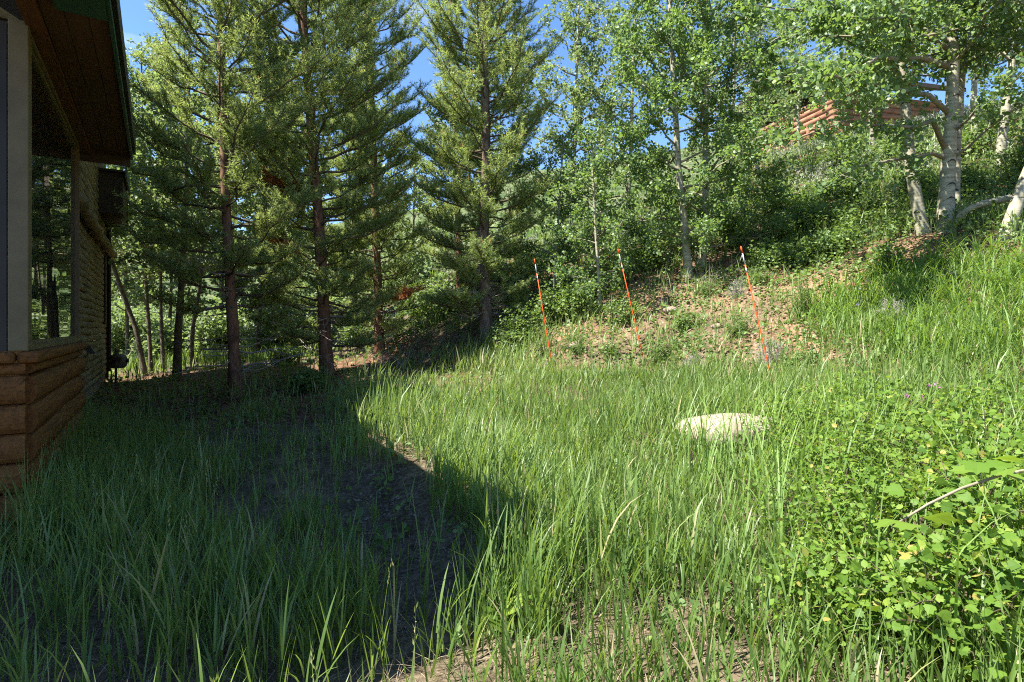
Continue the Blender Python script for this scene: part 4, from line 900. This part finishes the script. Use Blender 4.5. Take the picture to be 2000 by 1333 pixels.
# ------------------------------------------------------------------ grass
def meadow(x, y):
    d = foot_d(x, y); g = np.ones_like(x)
    g = np.where(d > -.1, np.clip(.30-.06*d, .1, 1), g)
    g = g*(1-.9*litter_mask(x, y))*(1-.97*np.clip(gravel_mask(x, y)*1.4, 0, 1))
    g = np.where(d > 4, .45, g)
    g = np.where(in_house(x, y, .05), 0, g)
    bare = sstep(.60, .76, vnoise(x, y, 1.3, 21))*(d < -1); g = g*(1-.55*bare)
    g = g*(1-.25*np.exp(-((x-.1)/.5)**2-((y-2.3)/.35)**2))
    left = sstep(.2, -.6, berm_side(x, y))*(y < 9); g = g*(1-left*(.28+.6*sstep(.42, .6, vnoise(x, y, 1.3, 22))))
    sx = (x-at(1428,0,5.25)[0])/.56; sy = (y-5.12)/.50; g = np.where(sx*sx+sy*sy < 1, 0, g)
    dense_right = ((x-2.6)/1.3)**2+((y-3.7)/2.2)**2 < 1; g = np.where(dense_right, g*.35, g)
    return np.clip(g, 0, 1)
def grass_sets(P, hmul=1.0, wmul=1.0, near=True):
    """each shoot: an upright stem blade with two to four side blades"""
    n = len(P); z = terrain(P[:, 0], P[:, 1]); h = hmul*(.20+.26*vnoise(P[:, 0], P[:, 1], .7, 30))*U(.6, 1.4, n)
    bs_ = berm_side(P[:, 0], P[:, 1]); h = h*(1+.45*np.exp(-((bs_-.35)/.5)**2)*(P[:, 1] > 4)*(P[:, 1] < 10))
    root = np.stack([P[:, 0], P[:, 1], z-.01], 1); sets = []
    tint = np.clip(.40+.5*(vnoise(P[:, 0], P[:, 1], .6, 33)-.5)+rng.normal(size=n)*.16, 0, .97)
    dryb = rng.random(n) < .045; tint = np.where(dryb, 1.0, tint)
    segs = 4 if near else 2
    sets.append(blades(root, h, U(.006, .012, n)*wmul, U(0, 6.28, n), U(.0, .18, n), U(-.05, .35, n), tint, segs, U(-.8, .8, n)))
    for k in range(3 if near else 2):
        m = rng.random(n) < (.85 if k < 2 else .5); q = m.sum(); hh = h[m]*U(.15, .6, q); rt = root[m].copy(); rt[:, 2] += hh
        sets.append(blades(rt, h[m]*U(.45, .85, q), U(.007, .0145, q)*wmul, U(0, 6.28, q), U(.10, .45, q), U(.0, 1.0, q), np.clip(tint[m]+rng.normal(size=q)*.08, 0, 1), segs, U(-.5, .5, q)))
    return sets
sets = []
near = scatter(lambda y: 760 if y < 3 else 700, 1.1, 5.0, keep=meadow); sets += grass_sets(near)
mid = scatter(lambda y: 500, 5.0, 9.0, keep=meadow); sets += grass_sets(mid, 1.0, 1.15, False)
far_ = scatter(lambda y: 260 if y < 12 else 150, 9.0, 14.0, keep=meadow); sets += grass_sets(far_, 1.0, 1.5, False)
P = scatter(lambda y: 14 if y < 4 else 9, 1.5, 8.0, keep=meadow); n = len(P); root = np.stack([P[:, 0], P[:, 1], terrain(P[:, 0], P[:, 1])], 1)
hh, azz, le = U(.38, .68, n), U(0, 6.28, n), U(.0, .2, n)
sets.append(blades(root, hh, np.full(n, .004), azz, le, np.zeros(n), U(.6, .96, n), 2))
k = 9; tq = np.tile(np.linspace(.80, 1.0, k), n); i = np.repeat(np.arange(n), k)
pos = root[i]+np.stack([np.cos(azz[i])*np.sin(le[i]), np.sin(azz[i])*np.sin(le[i]), np.cos(le[i])], 1)*(hh[i]*tq)[:, None]+rng.normal(size=(n*k, 3))*.004
sets.append(leaves(T_LANCE, pos, norm(rng.normal(size=(n*k, 3))*np.array([1, 1, .3])), U(-.5, .5, n*k), np.full(n*k, .022), U(.75, 1, n*k)))
V, FF, rn = joinsets(sets); ntri_grass = sum(len(f)*(f.shape[1]-2) for f in FF)
tag(obj('grass', np_mesh('grass', V, FF, M['grass'], rn, True)), 'green meadow grass covering the yard and the foot of the bank', 'grass', kind='stuff')
hillP = scatter(lambda y: 32, 14.0, 27.0, keep=meadow); hs_ = grass_sets(hillP, 1.35, 3.0, False)
V, FF, rn = joinsets(hs_)
tag(obj('hill_grass', np_mesh('hill_grass', V, FF, M['grass'], rn, True)), 'longer grass on the hillside and behind the cabin', 'grass', kind='stuff')
# tall wide-bladed grass on the right bank
def rightbank(x, y):
    d = foot_d(x, y); e = sstep(4.1, 4.9, x)*(d > -.6)*(d < 2.9)*(y > 3.5)*(y < 9)
    return e*(1-.7*patch(x, y, 4.75, 5.75, .35, .3))
P = scatter(330, 3.5, 9.0, .4, 1.2, keep=rightbank); n = len(P); z = terrain(P[:, 0], P[:, 1]); root = np.stack([P[:, 0], P[:, 1], z-.01], 1)
sets = []
for k in range(2):
    sets.append(blades(root, U(.25, .66, n), U(.010, .019, n), U(0, 6.28, n), U(.0, .35, n), U(.3, 2.1, n), U(0, 1, n), 6, U(-.4, .4, n)))
P = scatter(42, 1.3, 5.5, .35, 1.0, keep=lambda x, y: ((x-2.5)/1.3)**2+((y-3.6)/2.4)**2 < 1); n = len(P); z = terrain(P[:, 0], P[:, 1]); root = np.stack([P[:, 0], P[:, 1], z], 1)
for k in range(4): sets.append(blades(root, U(.35, .85, n), U(.007, .014, n), U(0, 6.28, n), U(.0, .3, n), U(.2, 1.5, n), U(.2, 1, n), 6, U(-.5, .5, n)))
V, FF, rn = joinsets(sets)
tag(obj('tall_grass', np_mesh('tall_grass', V, FF, M['wide_grass'], rn, True)), 'tall wide-bladed grass on the right bank and among the shrubs', 'grass', kind='stuff')
# tall brome along the cabin's log base
n = 1500; aa = U(-.6, 3.6, n); bb = .05+.85*rng.random(n)**1.5; px_ = HP[0]+HN[0]*bb+HU[0]*aa; py_ = HP[1]+HN[1]*bb+HU[1]*aa
root = np.stack([px_, py_, terrain(px_, py_)-.01], 1); sets = []
for k in range(3): sets.append(blades(root, U(.3, .8, n)*(1.1-.45*bb), U(.005, .011, n), U(0, 6.28, n), U(.0, .32, n), U(.0, 1.0, n), np.clip(rng.normal(.4, .2, n), 0, .95), 4, U(-.6, .6, n)))
V, FF, rn = joinsets(sets)
tag(obj('wall_grass', np_mesh('wall_grass', V, FF, M['grass'], rn, True)), 'taller grass growing up against the cabin base', 'grass', kind='stuff')
P = scatter(16, 2.4, 9.0, keep=lambda x, y: np.where(in_house(x, y, .1) | (foot_d(x, y) > 0), 0, .25+.75*(vnoise(x, y, .8, 51) > .55))); n = len(P); k4 = 9; i = np.repeat(np.arange(n), k4)
pos = np.stack([P[:, 0], P[:, 1], terrain(P[:, 0], P[:, 1])], 1)[i]+rng.normal(size=(n*k4, 3))*np.array([.045, .045, 0]); pos[:, 2] += U(.02, .2, n*k4)
V, FF, rn = leaves(T_OVAL, pos, norm(rng.normal(size=(n*k4, 3))*.6+np.array([-.1, -.2, .8])), U(0, 6.28, n*k4), np.repeat(U(.03, .075, n), k4)*U(.7, 1.2, n*k4), np.clip(rng.normal(.5, .25, n*k4), 0, 1))
tag(obj('meadow_weeds', np_mesh('meadow_weeds', V, FF, M['weed'], rn)), 'small broad-leaved weeds mixed into the meadow grass', 'weeds', kind='stuff')
nb_ = 420; yb = U(34, 150, nb_); xb = U(-.85, .25, nb_)*yb; zb = terrain(xb, yb); k4 = 46; i = np.repeat(np.arange(nb_), k4); rb = U(.9, 2.4, nb_)
pos = np.stack([xb, yb, zb], 1)[i]+rng.normal(size=(nb_*k4, 3))*(rb[i]*.5)[:, None]*np.array([1, 1, .8]); pos[:, 2] += rb[i]*.8
V, FF, rn = leaves(T_KITE, pos, norm(rng.normal(size=(nb_*k4, 3))+np.array([0, -.2, .5])), U(0, 6.28, nb_*k4), U(.25, .6, nb_*k4), np.clip(rng.normal(.45, .25, nb_*k4), 0, 1))
tag(obj('far_wood', np_mesh('far_wood', V, FF, M['weed'], rn)), 'scrub and small trees dotted over the far hillside', 'scrub', kind='stuff')
# dry thatch on the ground
def thatch_keep(x, y):
    d = foot_d(x, y); return np.where(in_house(x, y, .02), 0, np.where(d > 1.5, .1, 1.0))*(1-.8*gravel_mask(x, y))
P = scatter(lambda y: 800 if y < 4 else (330 if y < 6 else 110), 1.2, 10.0, keep=thatch_keep); n = len(P); root = np.stack([P[:, 0], P[:, 1], terrain(P[:, 0], P[:, 1])+U(0, .03, n)], 1)
sets = [blades(root, U(.06, .24, n), U(.002, .005, n), U(0, 6.28, n), U(.9, 1.6, n), U(-.4, .6, n), U(0, 1, n), 2, U(-.5, .5, n))]
# the straw tuft on the right
c = np.array([4.72, 5.7]); n = 700; q = rng.normal(size=(n, 2))*.13+c; root = np.stack([q[:, 0], q[:, 1], terrain(q[:, 0], q[:, 1])], 1); az = np.arctan2(q[:, 1]-c[1], q[:, 0]-c[0])+rng.normal(size=n)*.5
sets.append(blades(root, U(.2, .5, n), U(.003, .006, n), az, U(.4, 1.2, n), U(.4, 1.4, n), U(.2, 1, n), 4))
V, FF, rn = joinsets(sets)
tag(obj('dry_grass', np_mesh('dry_grass', V, FF, M['dry'], rn)), 'dry straw and thatch lying between the green blades', 'straw', kind='stuff')

# ------------------------------------------------------------------ ground cover of leaves on bank and slope, litter, gravel
def cover_keep(x, y):
    d = foot_d(x, y); m = np.where(d > .1, np.where((x > 4.2) | (d > 3.2), .5, .34)+.9*sstep(.40, .70, vnoise(x, y, 1.1, 40)), 0); m = m*np.where((d > 3) | (x > 4.2), 1.2, .8)
    lm_ = litter_mask(x, y)*.10
    return np.where(in_house(x, y, .02), 0, np.maximum(m, lm_))
P = scatter(lambda y: 250 if y < 12 else (110 if y < 18 else 50), 5.0, 28.0, -.8, 1.1, keep=cover_keep); n = len(P)
hgt = .35*vnoise(P[:, 0], P[:, 1], 1.3, 41)*np.where(foot_d(P[:, 0], P[:, 1]) > 3, 1.4, .6)
pos = np.stack([P[:, 0], P[:, 1], terrain(P[:, 0], P[:, 1])+.02+hgt*rng.random(n)], 1)
far_s = np.where(P[:, 1] > 14, 1.7, 1.0)
k4 = 2
pos = np.repeat(pos, k4, 0)+rng.normal(size=(n*k4, 3))*np.array([.05, .05, .03]); nn_ = len(pos)
V, FF, rn = leaves(T_KITE, pos, norm(rng.normal(size=(nn_, 3))*.55+np.array([-.1, -.2, .9])), U(0, 6.28, nn_), U(.04, .085, nn_)*np.repeat(far_s, k4), np.clip(rng.normal(.5, .25, nn_), 0, 1))
tag(obj('undergrowth', np_mesh('undergrowth', V, FF, M['weed'], rn)), 'low leafy undergrowth covering the slope', 'undergrowth', kind='stuff')
P = scatter(lambda y: 8 if y > 14 else 4, 13, 26, -.1, 1.1, keep=lambda x, y: (vnoise(x, y, .45, 43) > .62)*(foot_d(x, y) > 5)*1.0); n = len(P); k4 = 26
pos = np.repeat(np.stack([P[:, 0], P[:, 1], terrain(P[:, 0], P[:, 1])], 1), k4, 0)+rng.normal(size=(n*k4, 3))*np.array([.12, .12, .0]); pos[:, 2] += U(.05, .5, len(pos)); nn_ = len(pos)
V, FF, rn = leaves(T_LANCE, pos, norm(rng.normal(size=(nn_, 3))+np.array([0, -.3, .2])), U(-.7, .7, nn_), U(.07, .15, nn_), rng.random(nn_))
tag(obj('sage_scrub', np_mesh('sage_scrub', V, FF, M['sage'], rn)), 'grey-green sage scrub along the sunny hill crest', 'scrub', kind='stuff')
def litter_keep(x, y):
    d = foot_d(x, y); return np.where(in_house(x, y, .02), 0, np.maximum(litter_mask(x, y), np.where((d > .3) & (d < 9), np.where(d < 2, .07, .5), 0)))
P = scatter(lambda y: 150 if y < 13 else 60, 6.5, 18, -.85, 1.05, keep=litter_keep); n = len(P)
pos = np.stack([P[:, 0], P[:, 1], terrain(P[:, 0], P[:, 1])+.012], 1)
V, FF, rn = leaves(T_KITE, pos, norm(rng.normal(size=(n, 3))*.35+np.array([0, 0, 1.0])), U(0, 6.28, n), U(.03, .07, n), rng.random(n))
tag(obj('leaf_litter', np_mesh('leaf_litter', V, FF, M['litter'], rn)), 'brown dead leaves and needles under the trees', 'litter', kind='stuff')
P = scatter(lambda y: 900 if y < 5.5 else 520, 2.6, 8.0, -.7, .1, keep=lambda x, y: gravel_mask(x, y)**1.5*(vnoise(x, y, 6, 44) > .35)); n = len(P)
oc = np.array([(1,0,0),(0,1,0),(-1,0,0),(0,-1,0),(0,0,.7),(0,0,-.7),(.6,.6,.35),(-.6,.5,.4)]); of = [(0,1,4),(1,2,4),(2,3,4),(3,0,4),(1,0,5),(2,1,5),(3,2,5),(0,3,5)]
pos = np.stack([P[:, 0], P[:, 1], terrain(P[:, 0], P[:, 1])+.004], 1)
V, FF, rn = leaves((oc[:6], of), pos, norm(rng.normal(size=(n, 3))*.4+np.array([0, 0, 1.0])), U(0, 6.28, n), U(.006, .017, n), rng.random(n))
tag(obj('gravel', np_mesh('gravel', V, FF, M['gravel'], rn)), 'grey gravel showing through the shaded grass', 'gravel', kind='stuff')
# loose clods on the bank
P = scatter(70, 6.8, 12.5, -.05, .75, keep=lambda x, y: earth_mask(x, y)); n = len(P)
pos = np.stack([P[:, 0], P[:, 1], terrain(P[:, 0], P[:, 1])+.004], 1)
V, FF, rn = leaves((oc[:6], of), pos, norm(rng.normal(size=(n, 3))*.4+np.array([0, 0, 1.0])), U(0, 6.28, n), .008+.03*rng.random(n)**3, rng.random(n))
tag(obj('dirt_clods', np_mesh('dirt_clods', V, FF, M['rock'], rn)), 'loose clods and pebbles on the bare bank', 'debris', kind='stuff')

tot = sum(sum(len(p.vertices)-2 for p in me.polygons) if len(me.polygons) < 2000 else (len(me.loops)-2*len(me.polygons)) for me in bpy.data.meshes)
print('TRIS', tot, 'grass', ntri_grass)
